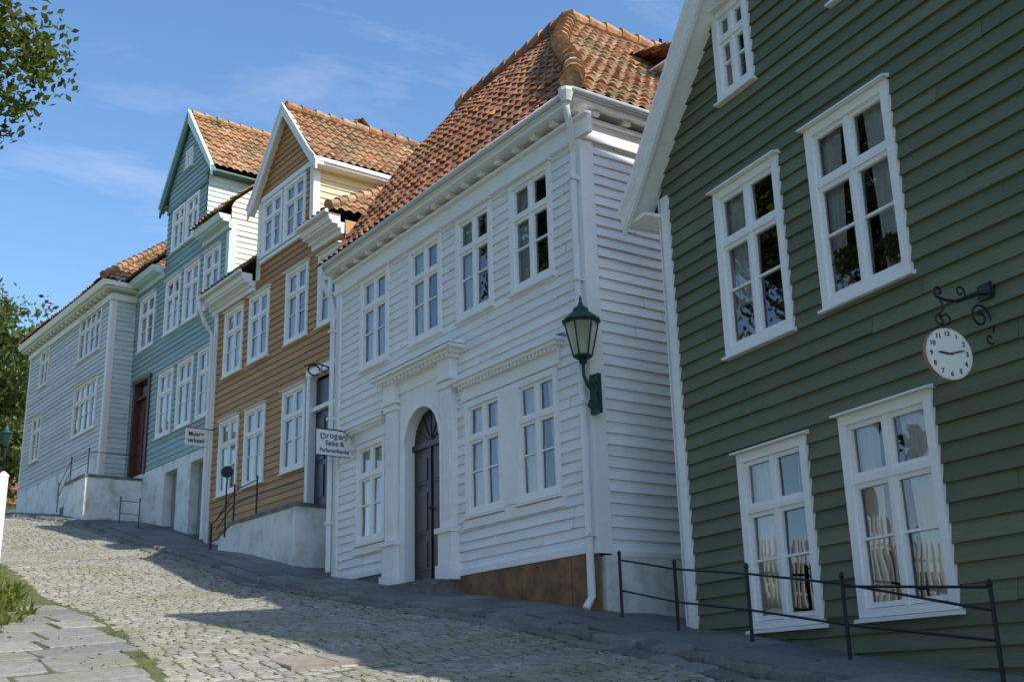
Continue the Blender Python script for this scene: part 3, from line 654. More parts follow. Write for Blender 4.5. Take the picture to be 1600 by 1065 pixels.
rail('black iron railing around the red door stair',[q(-4.75,-1.38,5.40),q(-6.1,-1.38,5.40),q(-7.0,-1.38,4.85)],
 [[q(-4.75,-1.38,5.98),q(-6.1,-1.38,5.98),q(-7.0,-1.38,5.45)],[q(-4.75,-1.38,5.70),q(-6.1,-1.38,5.70),q(-7.0,-1.38,5.15)],[q(-4.75,-1.38,5.98),q(-4.75,-.1,5.98)]],h=.62,pr=.013,rr_=.009)
rail('low black iron railing in front of white foundation',[q(-2.3,-.9,3.72),q(-3.6,-.9,3.95)],[[q(-2.3,-.9,4.4),q(-3.6,-.9,4.62)],[q(-2.3,-.9,4.1),q(-3.6,-.9,4.32)]],h=.72,pr=.013,rr_=.009)
q=lambda x,y:Vector((*G.W(x,y,0)[:2],0))
ps=[]
for v in (Vector((7.90,9.62,0)),q(.24,-.34),q(1.40,-.34),q(2.64,-.34),q(4.12,-.34)):
    v.z=float(gz(v.x,v.y))+.05; ps.append(v)
up=lambda h:[p+Vector((0,0,h)) for p in ps]
A1=up(.62); A2=up(.30); A1[-1]=A1[-1]-Vector((0,0,.12))
rail('black iron railing in front of dark green house',ps,[A1,A2,[A1[3]+Vector((0,0,-.02)),ps[4]+Vector((0,0,.66))]],h=.66,pr=.017,rr_=.011)

# ============================================================ wall lantern
e=empty('wall_lantern','ornate dark green glass lantern on scrolled wall bracket','lamp',(7.93,9.90,3.03))
m=MB(); cx=-.18
m.tube([(0,0,0),(-.02,0,.12),(-.08,0,.22),(-.14,0,.27),(cx,0,.36),(cx,0,.50)],[.022,.034,.03,.024,.02,.02],10)
m.tube([(0,0,.3),(-.05,0,.26),(-.10,0,.30),(-.08,0,.37),(-.04,0,.36)],.014,8)
m.tube([(-.02,0,.02),(-.08,0,-.04),(-.13,0,.02),(-.10,0,.08)],.014,8)
m.box(-.01,.04,-.04,.12,-.06,.40); m.lathe([(.02,0),(.05,.03),(.02,.08)],(cx,0,.48),12)
m.obj('bracket',LGREEN,e,smooth=False)
m=MB()
n=6
def ring(r,z): return [(cx+r*math.cos(math.pi/3*k+.5),r*math.sin(math.pi/3*k+.5),z) for k in range(n)]
A=ring(.105,.58);C=ring(.195,.98)
for k in range(n): m.tube([A[k],C[k]],.011,6); m.tube([A[k],A[(k+1)%n]],.013,6); m.tube([C[k],C[(k+1)%n]],.016,6)
m.lathe([(.02,-.06),(.06,-.03),(.11,0)],(cx,0,.57),6,rot=.5)
m.lathe([(.225,0),(.225,.02),(.13,.10),(.10,.11),(.09,.16),(.05,.19),(.03,.21)],(cx,0,.985),12)
m.lathe([(.01,0),(.028,.02),(.015,.05),(.02,.07),(.003,.13)],(cx,0,1.19),8)
m.obj('lantern_frame',LGREEN,e)
m=MB()
for k in range(n):
    a,b_,c_,d_=A[k],A[(k+1)%n],C[(k+1)%n],C[k]; m.add([a,b_,c_,d_],[(0,1,2,3)])
LG,nt,bb=newmat('aged_lantern_glass'); bb.inputs['Base Color'].default_value=(.42,.42,.28,1); bb.inputs['Roughness'].default_value=.15; bb.inputs['Alpha'].default_value=.55
m.obj('lamp_glass',LG,e)
m=MB(); m.lathe([(.02,0),(.03,.1),(.02,.16),(.005,.2)],(cx,0,.60),8); m.obj('burner',FACE,e)

# ============================================================ text helper
def textmesh(body,size,mat,parent,loc,rot,align='CENTER',bold=0.0,sx=1.0):
    cu=bpy.data.curves.new('t','FONT'); cu.body=body; cu.size=size; cu.align_x=align; cu.align_y='CENTER'; cu.extrude=.0015; cu.offset=bold
    o=bpy.data.objects.new('t',cu); COL.objects.link(o); dg=bpy.context.evaluated_depsgraph_get(); dg.update()
    me=bpy.data.meshes.new_from_object(o.evaluated_get(dg)); bpy.data.objects.remove(o)
    me.materials.clear(); me.materials.append(mat); ob=bpy.data.objects.new('lettering',me); COL.objects.link(ob); ob.parent=parent; ob.location=loc; ob.rotation_euler=rot; ob.scale=(sx,1,1)
    return ob
R90=math.radians(90)
e=empty('hanging_sign','white board sign with dark lettering hung from white house','sign',(7.68,16.25,3.79),math.radians(4))
m=MB(); m.box(-.31,.31,-.012,.012,-.20,.20); 
m.obj('sign_board',FACE,e)
m=MB(); m.box(-.32,.32,-.014,.014,.20,.208); m.box(-.32,.32,-.014,.014,-.208,-.20); m.tube([(.33,0,.215),(-.25,0,.215)],.010,6); m.tube([(.3,0,-.1),(.34,0,-.1)],.01,6); m.obj('sign_bracket',IRON,e)
dx_=[-.205,-.125,-.055,.02,.095,.155,.20]
for k,chh in enumerate('Drogeri'):
    t=dx_[k]/.2; textmesh(chh,.135,NAVY,e,(dx_[k],-.0145,.118-.026*t*t),(R90,t*.18,0),bold=.0018)
textmesh('Sæbe &',.112,NAVY,e,(0,-.0145,-.010),(R90,0,0),bold=.0018)
textmesh('Parfumerihandel',.093,NAVY,e,(0,-.0145,-.125),(R90,0,0),bold=.0015,sx=.86)
e=empty('hanging_sign','small white board sign with blackletter lettering on ochre house','sign',(8.18,24.35,5.5),math.radians(2))
m=MB(); m.box(-.24,.24,-.012,.012,-.19,.19); m.obj('sign_board',FACE,e)
m=MB(); m.tube([(.42,0,.2),(-.2,0,.2)],.012,6); m.obj('sign_bracket',IRON,e)
textmesh('Maler=',.15,BLK,e,(0,-.0145,.065),(R90,0,0),bold=.003,sx=.82); textmesh('verksted',.14,BLK,e,(0,-.0145,-.075),(R90,0,0),bold=.003,sx=.78)
e=empty('iron_door_emblem','small wrought iron scroll emblem above blue door','emblem',O.W(.05,0,5.75))
m=MB(); o0=O.W(.05,0,5.75)
def ol(x,y,z): return O.W(x,y,z)-o0
m.tube([ol(.05,0,5.8),ol(.05,-.35,5.86),ol(.05,-.62,5.78)],.014,7)
m.tube([ol(.05,-.42+.12*math.cos(a),5.72+.10*math.sin(a)) for a in np.linspace(0,5.6,14)],.015,7)
m.tube([ol(.05,-.2+.08*math.cos(a),5.78+.06*math.sin(a)) for a in np.linspace(0,5,10)],.010,6)
m.obj('scroll',IRON,e)
# ============================================================ clock
cc=Vector((7.09,4.80,2.23)); th=math.radians(-18)
e=empty('hanging_clock','round white wall clock with black numerals on iron bracket','clock',cc,th)
def disc(mb,r,y0,y1,n=48,mat=0): mb.tube([(0,y0,0),(0,y1,0)],r,n,mat)
m=MB(); disc(m,.197,-.016,.016); m.obj('case',BRN,e)
m=MB(); disc(m,.192,-.0195,-.017); disc(m,.192,.017,.0195); m.obj('dial',FACE,e)
for k in range(1,13):
    a=math.radians(90-30*k); textmesh(str(k),.050,BLK,e,(.150*math.cos(a),-.0215,.150*math.sin(a)),(R90,0,0),bold=.001)
m=MB()
for k in range(60):
    a=2*math.pi*k/60; r0=.180 if k%5 else .176; m.add([(r0*math.cos(a)-.001*math.sin(a),-.0212,r0*math.sin(a)+.001*math.cos(a)),(.186*math.cos(a)-.001*math.sin(a),-.0212,.186*math.sin(a)+.001*math.cos(a)),(.186*math.cos(a)+.0015*math.sin(a),-.0212,.186*math.sin(a)-.0015*math.cos(a)),(r0*math.cos(a)+.0015*math.sin(a),-.0212,r0*math.sin(a)-.0015*math.cos(a))],[(0,1,2,3)])
m.obj('minute_marks',BLK,e)
def hand(a,l,w_,y):
    m=MB(); c_,s_=math.cos(a),math.sin(a)
    pts=[(-.03,-w_*.5),(l*.7,-w_),(l,0),(l*.7,w_),(-.03,w_*.5)]
    m.prism([(p_[0]*c_-p_[1]*s_,p_[0]*s_+p_[1]*c_) for p_ in pts],1,y,y-.003); m.obj('clock_hand',BLK,e)
hand(math.radians(173),.10,.008,-.024); hand(math.radians(12),.14,.006,-.028)
m=MB(); inv=Matrix.Rotation(-th,4,'Z')
def gl_(x,y,z): return inv@(G.W(x,y,z)-cc)
gx=4.20
m.box(*(lambda p:(p[0]-.03,p[0]+.03,p[1]-.07,p[1]+.07,p[2]-.05,p[2]+.07))(gl_(gx,-.02,2.76)))
def spiral(c_y,c_z,r0,r1,a0,a1,n=26): return [gl_(gx,c_y+ (r0+(r1-r0)*k/n)*math.cos(a0+(a1-a0)*k/n), c_z+(r0+(r1-r0)*k/n)*math.sin(a0+(a1-a0)*k/n)) for k in range(n+1)]
m.tube([gl_(gx,0,2.75),gl_(gx,-.10,2.745),gl_(gx,-.22,2.70),gl_(gx,-.34,2.655),gl_(gx,-.44,2.65),gl_(gx,-.52,2.66)]+spiral(-.52,2.71,.05,.012,-1.57,-8.0),.011,8)
m.tube(spiral(-.30,2.735,.055,.012,-1.4,6.2),.008,7)
m.tube([gl_(gx,0,2.40),gl_(gx,-.02,2.50)]+spiral(-.13,2.56,.11,.015,.0-.3,9.0),.009,7)
m.tube([gl_(gx,0,2.42)]+spiral(-.06,2.40,.055,.01,.6,-6.2),.008,7)
m.tube([(0,0,.19),(.0,0,.25),(-.03,0,.30),(.02,0,.35),(0,0,.43)],.010,8)
m.tube([(0,0,.22),(-.05,0,.235),(-.065,0,.28),(-.03,0,.31),(0,0,.29)],.008,8); m.tube([(0,0,.22),(.05,0,.235),(.065,0,.28),(.03,0,.31),(0,0,.29)],.008,8)
m.obj('bracket',IRON,e)

# ============================================================ potted plants in windows
def pot(H,x,z,y=.045,flower=False,sc=1):
    p=H.W(x,y,z); e=empty('potted_plant','small potted plant on the inner window sill' if not flower else 'potted plant with red flowers on window sill','plant',p)
    m=MB(); m.lathe([(.02*sc,0),(.028*sc,.07*sc),(.031*sc,.075*sc),(.031*sc,.09*sc),(.025*sc,.09*sc)],(0,0,0),12); m.obj('pot',TERRA,e)
    m=MB(); r=random.Random(int(x*50))
    for k in range(130):
        a=r.uniform(0,6.28);l=r.uniform(.02,.14)*sc;zz=.08*sc+r.uniform(0,.24)*sc; c_=Vector((l*math.cos(a)*.12,l*math.sin(a),zz)); u=Vector((r.uniform(-.2,.2),r.uniform(-1,1),r.uniform(-1,1))).normalized()*.03*sc; v=u.cross(Vector((1,r.uniform(-.5,.5),r.uniform(-.5,.5)))).normalized()*.018*sc
        m.add([c_-u,c_+v,c_+u,c_-v],[(0,1,2,3)],1 if flower and k%6==0 else 0)
    m.obj('foliage',[LEAF2,REDF],e)
pot(G,2.74,3.29,sc=1.2); pot(G,3.26,3.29); pot(G,1.24,3.25,flower=True,sc=1.1); pot(G,1.75,3.25)
pot(H,-.95,5.0,flower=False); pot(H,-2.2,5.0,flower=True); pot(H,-3.9,5.0,flower=True,sc=.8)

# ============================================================ GROUND
def grid(name,xs,ys,zfun,mat,kind='structure'):
    X,Yg=np.meshgrid(xs,ys); Z=zfun(X,Yg); nx,ny=len(xs),len(ys)
    v=np.stack([X,Yg,Z],-1).reshape(-1,3)
    f=[(j*nx+i_,j*nx+i_+1,(j+1)*nx+i_+1,(j+1)*nx+i_) for j in range(ny-1) for i_ in range(nx-1)]
    me=bpy.data.meshes.new(name); me.from_pydata(v.tolist(),[],f); me.materials.append(mat); me.polygons.foreach_set('use_smooth',[True]*len(f))
    o=bpy.data.objects.new(name,me); COL.objects.link(o); o['kind']=kind; return o
GRD=blotch('grass_ground',[(.08,.07,.045),(.09,.11,.035),(.14,.15,.06)],scale=1.5,rough=.95,bump=.8)
xs=np.unique(np.concatenate([np.linspace(-300,-12,16),np.linspace(-12,14,53),np.linspace(14,300,16)])); ys=np.unique(np.concatenate([np.linspace(-200,-10,12),np.linspace(-10,60,141),np.linspace(60,400,12)]))
def gfun(X,Yy):
    inroad=((X>xl(Yy)-1.9)&(X<xf(Yy)+.6)&(Yy>-8)&(Yy<50)); z=gz(X,Yy); return np.where(inroad,z-.12,z-.02)
grid('ground',xs,ys,gfun,GRD)
JOINT=blotch('mossy_joint_bed',[(.06,.055,.035),(.10,.12,.035),(.16,.155,.075)],scale=2.2,rough=.95,bump=.6,sc2=60)
def stonemat(name,cols,moss=.65):
    m,nt,b=newmat(name); geo=N(nt,'ShaderNodeNewGeometry'); k=len(cols)
    r=ramp(nt,geo.outputs['Random Per Island'],[(i_/(k-1),c4(c)) for i_,c in enumerate(cols)])
    tc=N(nt,'ShaderNodeTexCoord'); n=N(nt,'ShaderNodeTexNoise',i={'Scale':16,'Detail':8,'Roughness':.75}); L(nt,tc.outputs['Object'],n.inputs[0])
    r2=ramp(nt,n.outputs[0],[(.3,(.45,.45,.45,1)),(.65,(1.1,1.1,1.1,1))]); c=mix(nt,.9,r.outputs[0],r2.outputs[0],'MULTIPLY')
    n3=N(nt,'ShaderNodeTexNoise',i={'Scale':1.3,'Detail':8,'Roughness':.72}); L(nt,tc.outputs['Object'],n3.inputs[0])
    r3=ramp(nt,n3.outputs[0],[(.45,(0,0,0,1)),(.66,(moss,moss,moss,1))]); c=mix(nt,r3.outputs[0],c,(.18,.19,.075,1))
    L(nt,c,b.inputs['Base Color']); b.inputs['Roughness'].default_value=.75
    bp=N(nt,'ShaderNodeBump',i={'Strength':.45,'Distance':.012}); L(nt,n.outputs[0],bp.inputs['Height']); L(nt,bp.outputs[0],b.inputs['Normal'])
    return m
COB=stonemat('granite_cobbles',[(.26,.25,.22),(.36,.34,.30),(.44,.41,.36),(.30,.285,.26),(.40,.365,.30)],.7)
SLATE=stonemat('grey_flagstones',[(.20,.205,.20),(.31,.31,.29),(.25,.25,.235),(.37,.36,.33)],.5)
KERB=stonemat('dark_kerb_stones',[(.12,.12,.12),(.19,.19,.18),(.25,.245,.23),(.15,.15,.15)],.4)
GZ=gz
def stone(mb,cx,cy,w_,l_,ang,h,mat,tilt=.02,zoff=0,inset=.18,rd=.93,jt=.10):
    ca,sa=math.cos(ang),math.sin(ang); pts=[]
    cor=[(-1,-1),(0,-1.04),(1,-1),(1.03,0),(1,1),(0,1.04),(-1,1),(-1.03,0)]
    tx,ty=random.uniform(-tilt,tilt),random.uniform(-tilt,tilt); jj=[random.uniform(-jt,jt) for _ in range(16)]
    lo,hi=[],[]
    for k,(a,b) in enumerate(cor):
        a2=(a*(rd if a and b else 1)+jj[k])*w_/2; b2=(b*(rd if a and b else 1)+jj[k+8])*l_/2
        def P(s,z): 
            u,v=a2*s,b2*s; x=cx+u*ca-v*sa; y=cy+u*sa+v*ca; return (x,y,float(GZ(x,y))+z+zoff+ (tx*u/w_+ty*v/l_))
        lo.append(P(1,-.03)); hi.append(P(1.0,h*.45)); pts.append(P(1-inset,h))
    c=(cx,cy,float(GZ(cx,cy))+h*1.10+zoff)
    vs=lo+hi+pts+[c]; fs=[]
    for k in range(8):
        k2=(k+1)%8; fs+=[(k,k2,8+k2,8+k),(8+k,8+k2,16+k2,16+k),(16+k,16+k2,24)]
    mb.add(vs,fs,mat)
st=MB(); 
ysr=np.arange(-6,46,.5)
for y0_,y1_ in zip(ysr,ysr[1:]):
    for k in range(12):
        def pt(t,yy): a=float(xl(yy))-1.8; b=float(xf(yy))-.9; x=a+(b-a)*t; return (x,yy,float(gz(x,yy))+.000)
        st.add([pt(k/12,y0_),pt((k+1)/12,y0_),pt((k+1)/12,y1_),pt(k/12,y1_)],[(0,1,2,3)],0)
yy=3.5
while yy<43:
    dl_=random.uniform(.10,.145) if yy<24 else random.uniform(.15,.19)
    a=float(xl(yy)); b=float(xf(yy))-1.25; x=a+random.uniform(0,.1)
    if yy>20: a=max(a,yy*.16)
    x=max(x,a)
    while x<b:
        w_=random.uniform(.11,.20); off=.06*math.sin(x*1.1)+.035*math.sin(yy*1.7+x*2.3)
        stone(st,x+w_/2,yy+off+random.uniform(-.008,.008),w_-.016,dl_-.014,random.uniform(-.07,.07),random.uniform(.008,.013),1,tilt=.006,inset=.13,jt=.08)
        x+=w_
    yy+=dl_
so=st.obj('cobbled_street',[JOINT,COB],smooth=False); so['kind']='structure'
fp=MB(); yy=3.0
while yy<15.6:
    l_=random.uniform(.45,.85); b=float(xl(yy))-.02+random.uniform(-.07,.07); wid=float(np.interp(yy,[3,9,13,15.6],[1.8,1.7,1.0,.5])); x=b-wid; nn=2 if wid>.8 else 1
    cuts_=[x]+sorted([x+wid*(k_+random.uniform(-.2,.2))/nn for k_ in range(1,nn)])+[b]
    for a0,a1 in zip(cuts_,cuts_[1:]): stone(fp,(a0+a1)/2,yy+l_/2,(a1-a0)-.04,l_-.04-random.uniform(0,.04),random.uniform(-.035,.035),.016,0,tilt=.014,inset=.02,rd=.98,jt=.035)
    yy+=l_
o=fp.obj('flagstone_path',[SLATE]); o['kind']='structure'
pv=MB(); yy=-4.0
while yy<40:
    l_=random.uniform(.22,.42); x=float(xf(yy))-1.12
    for cc_ in range(2): stone(pv,x-.02-cc_*.24,yy+l_/2+cc_*.1,random.uniform(.20,.24),l_-.015,math.atan((float(xf(yy+.5))-float(xf(yy-.5)))*-1),.09-.05*cc_,0,tilt=.03,inset=.14)
    yy+=l_
yy=-4.0
while yy<40:  # slate slabs laid on the pavement
    l_=random.uniform(.5,.9); x=float(xf(yy))-.98; c1=random.uniform(.40,.58)
    for a0,a1 in ((0,c1),(c1,1.0)): stone(pv,x+(a0+a1)/2,yy+l_/2,(a1-a0)-.015,l_-.02,0,.075,0,tilt=.008,inset=.015,rd=.99,jt=.012)
    yy+=l_
ysr=np.arange(-6,46,.4)
for y0_,y1_ in zip(ysr,ysr[1:]):
    def pt(t,yy,dz=.055): a=float(xf(yy))-1.05; x=a+1.75*t; return (x,yy,float(gz(min(x,float(xf(yy))),yy))+dz)
    for k in range(4): pv.add([pt(k/4,y0_),pt((k+1)/4,y0_),pt((k+1)/4,y1_),pt(k/4,y1_)],[(0,1,2,3)],1)
    pv.add([pt(0,y0_),pt(0,y1_),pt(0,y1_,-.1),pt(0,y0_,-.1)],[(0,1,2,3)],1)
PAVM=blotch('dark_pavement',[(.08,.08,.082),(.13,.13,.13),(.18,.18,.17)],scale=4,rough=.9,bump=.5)
o=pv.obj('pavement',[KERB,PAVM]); o['kind']='structure'
dc=MB(); cxx,cyy=4.35,9.35; dcz=float(gz(cxx,cyy))+.018
dc.box(-.42,.42,-.30,.30,-.05,0)
for k in range(2): dc.box(-.41+k*.42,-.01+k*.42,-.29,.29,0,.005)
o=dc.obj('drain_cover',blotch('worn_iron_cover',[(.20,.17,.13),(.28,.25,.20),(.33,.30,.26)],scale=6,rough=.8),loc=(cxx,cyy,dcz)); o.rotation_euler=(math.radians(8.5),math.radians(-4.6),0); o['label']='rectangular worn iron cover set in cobbled street'; o['category']='drain cover'
def blades(name,n,posf,hl,mat,wd=.012,lean=.5):
    v=[];f=[]
    for k in range(n):
        x,y=posf(); z=float(gz(x,y))-.01; h=random.uniform(*hl)*random.uniform(.5,1); a=random.uniform(0,6.28); b=random.uniform(0,lean)*h; dx,dy=math.cos(a),math.sin(a); w2=wd*random.uniform(.6,2.0)
        o=len(v); v+= [(x-dy*w2*.5,y+dx*w2*.5,z),(x+dy*w2*.5,y-dx*w2*.5,z),(x+dx*b*.4+dy*w2,y+dy*b*.4-dx*w2,z+h*.6),(x+dx*b*.4-dy*w2,y+dy*b*.4+dx*w2,z+h*.6),(x+dx*b,y+dy*b,z+h)]
        f+=[(o,o+1,o+2,o+3),(o+3,o+2,o+4)]
    me=bpy.data.meshes.new(name); me.from_pydata(v,[],f); me.materials.append(mat); o=bpy.data.objects.new(name,me); COL.objects.link(o); o['kind']='stuff'; return o
vc=[(random.uniform(8.5,26),abs(random.gauss(0,.5)),random.uniform(.05,.20)) for _ in range(95)]
def verge():
    c_=random.choice(vc); y=c_[0]+random.gauss(0,c_[2]*.5); wid=float(np.interp(y,[3,9,13,15.6],[1.8,1.7,1.0,.25])); return (float(xl(y))-wid-c_[1]+random.gauss(0,c_[2]*.5),y)
o=blades('verge_grass',4200,verge,(.04,.26),GRASSB,.011,1.8); o['label']='tufts of green grass and fern beside the street'
def joint():
    y=4+28*random.random()**1.3; x=random.uniform(float(xl(y))-1.6*(y<14),float(xf(y))-1.2)
    return (x,y)
cl=[joint() for _ in range(1300)]
def jt():
    c_=random.choice(cl); return (c_[0]+random.gauss(0,.12),c_[1]+random.gauss(0,.05))
o=blades('joint_grass',26000,jt,(.012,.04),GRASSB,.005,1.4); o['label']='short grass growing in the cobble joints'
m=MB()
for k in range(1700):
    y=random.uniform(4,22); x=float(xf(y))-1.25-abs(random.gauss(0,.5)) if k%3 else random.uniform(float(xl(y))-1,float(xf(y))-1.1)
    z=float(gz(x,y))+.022; a=random.uniform(0,6.28); s=random.uniform(.012,.03); c_,s_=math.cos(a)*s,math.sin(a)*s; q_=random.uniform(-.01,.015)
    m.add([(x-c_,y-s_,z),(x-s_*.6,y+c_*.6,z+q_),(x+c_,y+s_,z),(x+s_*.6,y-c_*.6,z)],[(0,1,2,3)])
o=m.obj('fallen_leaves',DRY); o['kind']='stuff'

# ============================================================ TREES
def tree(label,x,y,zg,cc_,rad,nleaf,ls,seed,mat,nclump=46,trunk=.3,clr=.3,group=None,shell=.55):
    r=np.random.default_rng(seed); e=empty('tree',label,'tree',(x,y,zg),group=group)
    C=[]
    cc_=np.array(cc_,float); rad=np.array(rad,float)
    for k in range(nclump):
        d=r.normal(size=3); d/=np.linalg.norm(d); C.append(cc_+d*rad*(shell+ (1-shell)*r.random())*.88)
    C=np.array(C); base=np.array([x,y,zg])
    t=MB(); top=cc_-np.array([0,0,rad[2]*.3]); mid=base*.45+top*.55+r.normal(size=3)*[.2,.2,0]
    t.tube([tuple(p-base) for p in (base-[0,0,.3],base*.8+mid*.2,mid,top,cc_)],[trunk*1.25,trunk,trunk*.75,trunk*.5,trunk*.25],9)
    for k in range(0,nclump,2):
        s=mid+(cc_-mid)*r.random(); m_=(s+C[k])/2+r.normal(size=3)*.25; t.tube([tuple(p-base) for p in (s,m_,C[k])],[trunk*.28,trunk*.16,trunk*.05],5)
    t.obj('trunk',BARK,e,smooth=True)
    nc=nleaf//nclump; P=[]
    for c_ in C:
        cr=rad.mean()*clr*r.uniform(.6,1.25); sub=r.normal(size=(7,3))*cr*.55
        q=c_+sub[r.integers(0,7,nc)]+r.normal(size=(nc,3))*cr*.30*np.array([1,1,.7]); P.append(q)
    P=np.concatenate(P)-base; n=len(P)
    u=r.normal(size=(n,3)); u/=np.linalg.norm(u,axis=1)[:,None]; w_=r.normal(size=(n,3))+[0,0,.8]; v=np.cross(u,w_); v/=np.linalg.norm(v,axis=1)[:,None]
    s=ls*r.uniform(.6,1.3,(n,1)); V=np.stack([P-u*s,P+v*s*.55,P+u*s,P-v*s*.55],1).reshape(-1,3)
    me=bpy.data.meshes.new('crown'); me.vertices.add(4*n); me.vertices.foreach_set('co',V.ravel()); me.loops.add(4*n); me.loops.foreach_set('vertex_index',np.arange(4*n)); me.polygons.add(n); me.polygons.foreach_set('loop_start',np.arange(n)*4); me.polygons.foreach_set('loop_total',np.full(n,4)); me.materials.append(mat); me.update(calc_edges=True)
    o=bpy.data.objects.new('crown',me); COL.objects.link(o); o.parent=e
    return e
tree('broad oak tree with branches overhanging the street',-1.0,20,float(gz(-1.0,20)),(-.22,20,12.4),(4.0,3.4,4.0),60000,.085,1,LEAF,125,.32,.20,shell=.6)
tree('leafy tree beyond the weathered grey house',6.8,48,6,(6.8,48,11.2),(3.6,4,4.8),40000,.13,2,LEAF2,80,.3,.26)
tree('tall tree behind the white house roof',21.5,20.6,3,(21.6,20.6,15.7),(2.2,2.3,2.9),14000,.10,3,LEAF,60,.3,.26)
gp='trees across the street from the houses'
for k,(tx,ty,cz,rx) in enumerate([(-8,6,6.5,4.5),(-9,12.5,7.0,4.5),(-8.5,18.8,7.0,4.6),(-9,-2,4.5,4.5),(-5,60,5,4),(1,64,5,4)]):
    zg=float(gz(tx,ty)); tree('large leafy tree on the garden side of street',tx,ty,zg,(tx,ty,zg+cz),(rx,rx,cz*.66),12000,.24,10+k,LEAF,60,.35,.3,group=gp)
F=empty('far_house','small pale green clapboard house with white trim','house',(8.2,54,6.0))
m=MB(); siding(m,lambda u,w_,z:(u,-w_,z),-7,3,0,2.4,.18); m.box(-7,3,.01,5,0,2.4); m.obj('wall',LBLUE,F)
m=MB(); tiles(m,[((-7.3,-.4,2.3),(3.3,-.4,2.3)),((-7.3,2.6,4.6),(3.3,2.6,4.6))]); roofquad(m,[(-7.3,2.6,4.6),(3.3,2.6,4.6),(3.3,5.5,2.3),(-7.3,5.5,2.3)]); m.obj('roof',[TILE],F)
e=empty('street_lamp','black iron street lamp post with lantern','lamp',(7.25,41,5.9))
m=MB(); m.tube([(0,0,-.1),(0,0,.3),(0,0,.35),(0,0,2.4)],[.09,.08,.045,.035],10); m.obj('lamp_post',IRON,e)
m=MB(); m.lathe([(.09,0),(.19,.42),(.22,.44),(.08,.60),(.02,.72)],(0,0,2.4),6); m.obj('lantern',LGREEN,e)
fe=empty('picket_fence','white painted picket fence along the garden side','fence',(3.55,20,float(gz(3.55,20))))
fb=Vector(fe.location); pk=MB(); A_=[(3.50,20.0),(1.0,9.5),(-2.6,-3)]
def fpos(s):
    for a,b in zip(A_,A_[1:]):
        a=Vector(a);b=Vector(b);l=(b-a).length
        if s<=l: return a.lerp(b,s/l)
        s-=l
    return None
s=0
while True:
    p_=fpos(s)
    if p_ is None: break
    z=float(gz(p_.x,p_.y)); x_,y_=p_.x-fb.x,p_.y-fb.y
    hh=1.42
    pk.box(x_-.012,x_+.012,y_-.035,y_+.035,z-fb.z,z-fb.z+hh); pk.add([(x_-.012,y_-.035,z-fb.z+hh),(x_-.012,y_+.035,z-fb.z+hh),(x_-.012,y_,z-fb.z+hh+.06),(x_+.012,y_-.035,z-fb.z+hh),(x_+.012,y_+.035,z-fb.z+hh),(x_+.012,y_,z-fb.z+hh+.06)],[(0,1,2),(3,5,4),(0,2,5,3),(1,4,5,2)])
    s+=.13
o=pk.obj('pickets',TRIM,fe); 
rl=MB()
for hgt in (.35,1.15):
    pts=[];s=0
    while fpos(s) is not None: p_=fpos(s); pts.append((p_.x-fb.x-.03,p_.y-fb.y,float(gz(p_.x,p_.y))-fb.z+hgt)); s+=1
    rl.tube(pts,.03,4)
rl.obj('rail',TRIM,fe)
pm=MB(); pm.box(-.07,.07,-.07,.07,-.1,1.50); pm.lathe([(.11,0),(.11,.03),(.03,.1)],(0,0,1.50),4,rot=.785); pm.obj('gate_post',TRIM,fe,(.02,.1,0))

# ============================================================ SKY + SUN + CAMERA
sd=Vector((.33,-.90,1.0)).normalized()
el=math.asin(sd.z); az=math.atan2(sd.x,sd.y)
wd=bpy.data.worlds.new('World'); scene.world=wd; wd.use_nodes=True; nt=wd.node_tree; bg=nt.nodes['Background']
sk=N(nt,'ShaderNodeTexSky',sky_type='NISHITA'); sk.sun_disc=False; sk.sun_elevation=el; sk.sun_rotation=az; sk.air_density=1.0; sk.dust_density=.6; sk.ozone_density=1.6
hs=N(nt,'ShaderNodeHueSaturation',i={'Saturation':1.16,'Value':1.68}); L(nt,sk.outputs[0],hs.inputs['Color'])
tc=N(nt,'ShaderNodeTexCoord'); sp=N(nt,'ShaderNodeSeparateXYZ'); L(nt,tc.outputs['Generated'],sp.inputs[0])
zz=N(nt,'ShaderNodeMath',operation='MAXIMUM',i={1:.06}); L(nt,sp.outputs[2],zz.inputs[0])
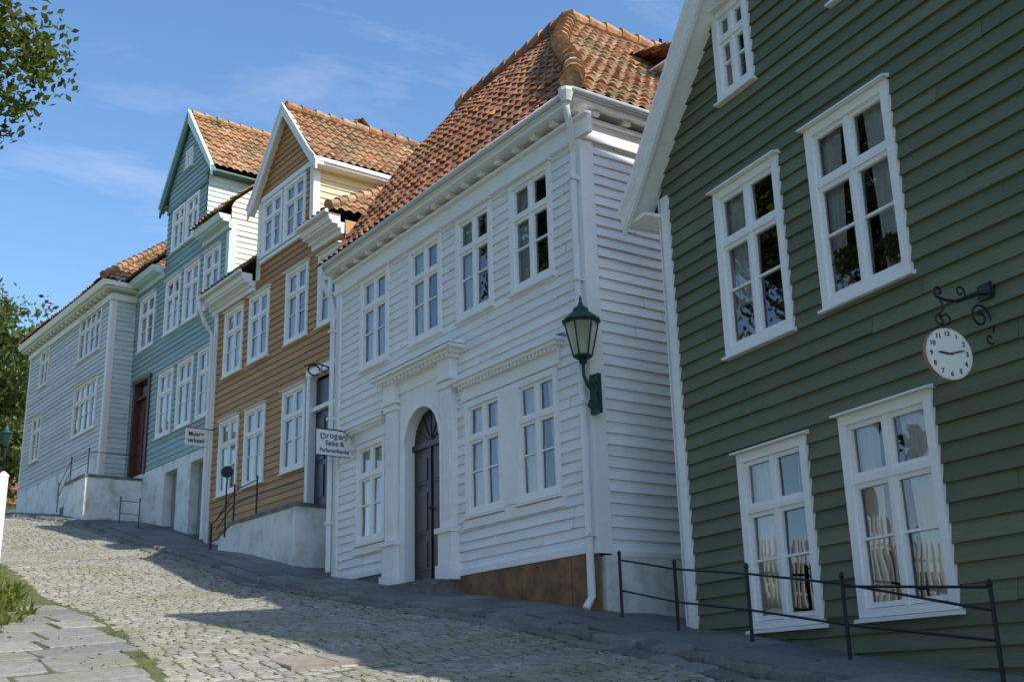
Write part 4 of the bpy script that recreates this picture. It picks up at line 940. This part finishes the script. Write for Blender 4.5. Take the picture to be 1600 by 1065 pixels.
dx=N(nt,'ShaderNodeMath',operation='DIVIDE'); L(nt,sp.outputs[0],dx.inputs[0]); L(nt,zz.outputs[0],dx.inputs[1])
dy=N(nt,'ShaderNodeMath',operation='DIVIDE'); L(nt,sp.outputs[1],dy.inputs[0]); L(nt,zz.outputs[0],dy.inputs[1])
cb=N(nt,'ShaderNodeCombineXYZ'); L(nt,dx.outputs[0],cb.inputs[0]); L(nt,dy.outputs[0],cb.inputs[1])
mp=N(nt,'ShaderNodeMapping',i={'Scale':(.55,1.3,1),'Rotation':(0,0,math.radians(35))}); L(nt,cb.outputs[0],mp.inputs[0])
n1=N(nt,'ShaderNodeTexNoise',i={'Scale':1.3,'Detail':9,'Roughness':.62,'Distortion':.4}); L(nt,mp.outputs[0],n1.inputs[0])
rp=ramp(nt,n1.outputs[0],[(.56,(0,0,0,1)),(.85,(.45,.45,.45,1))])
cmx=mix(nt,rp.outputs[0],hs.outputs[0],(7.6,7.8,8.1,1)); L(nt,cmx,bg.inputs[0]); bg.inputs[1].default_value=.14
sun=bpy.data.lights.new('sun','SUN'); sun.energy=5.0; sun.angle=math.radians(.5); sun.color=(1,.94,.84); so_=bpy.data.objects.new('sun',sun); COL.objects.link(so_); so_.rotation_euler=(-sd).to_track_quat('-Z','Y').to_euler()
cd=bpy.data.cameras.new('camera'); cd.sensor_width=36; cd.lens=36*1792.6/1600; cd.clip_end=1500; cam=bpy.data.objects.new('camera',cd); COL.objects.link(cam); scene.camera=cam
yaw,pit,rol=math.radians(34.404),math.radians(16.907),math.radians(-1.567)
fwd=Vector((math.sin(yaw)*math.cos(pit),math.cos(yaw)*math.cos(pit),math.sin(pit))); r0=Vector((math.cos(yaw),-math.sin(yaw),0)); u0=r0.cross(fwd)
rv=r0*math.cos(rol)+u0*math.sin(rol); uv_=-r0*math.sin(rol)+u0*math.cos(rol)
cam.matrix_world=Matrix(((rv.x,uv_.x,-fwd.x,0),(rv.y,uv_.y,-fwd.y,0),(rv.z,uv_.z,-fwd.z,0),(0,0,0,1)))
scene.view_settings.view_transform='Standard'
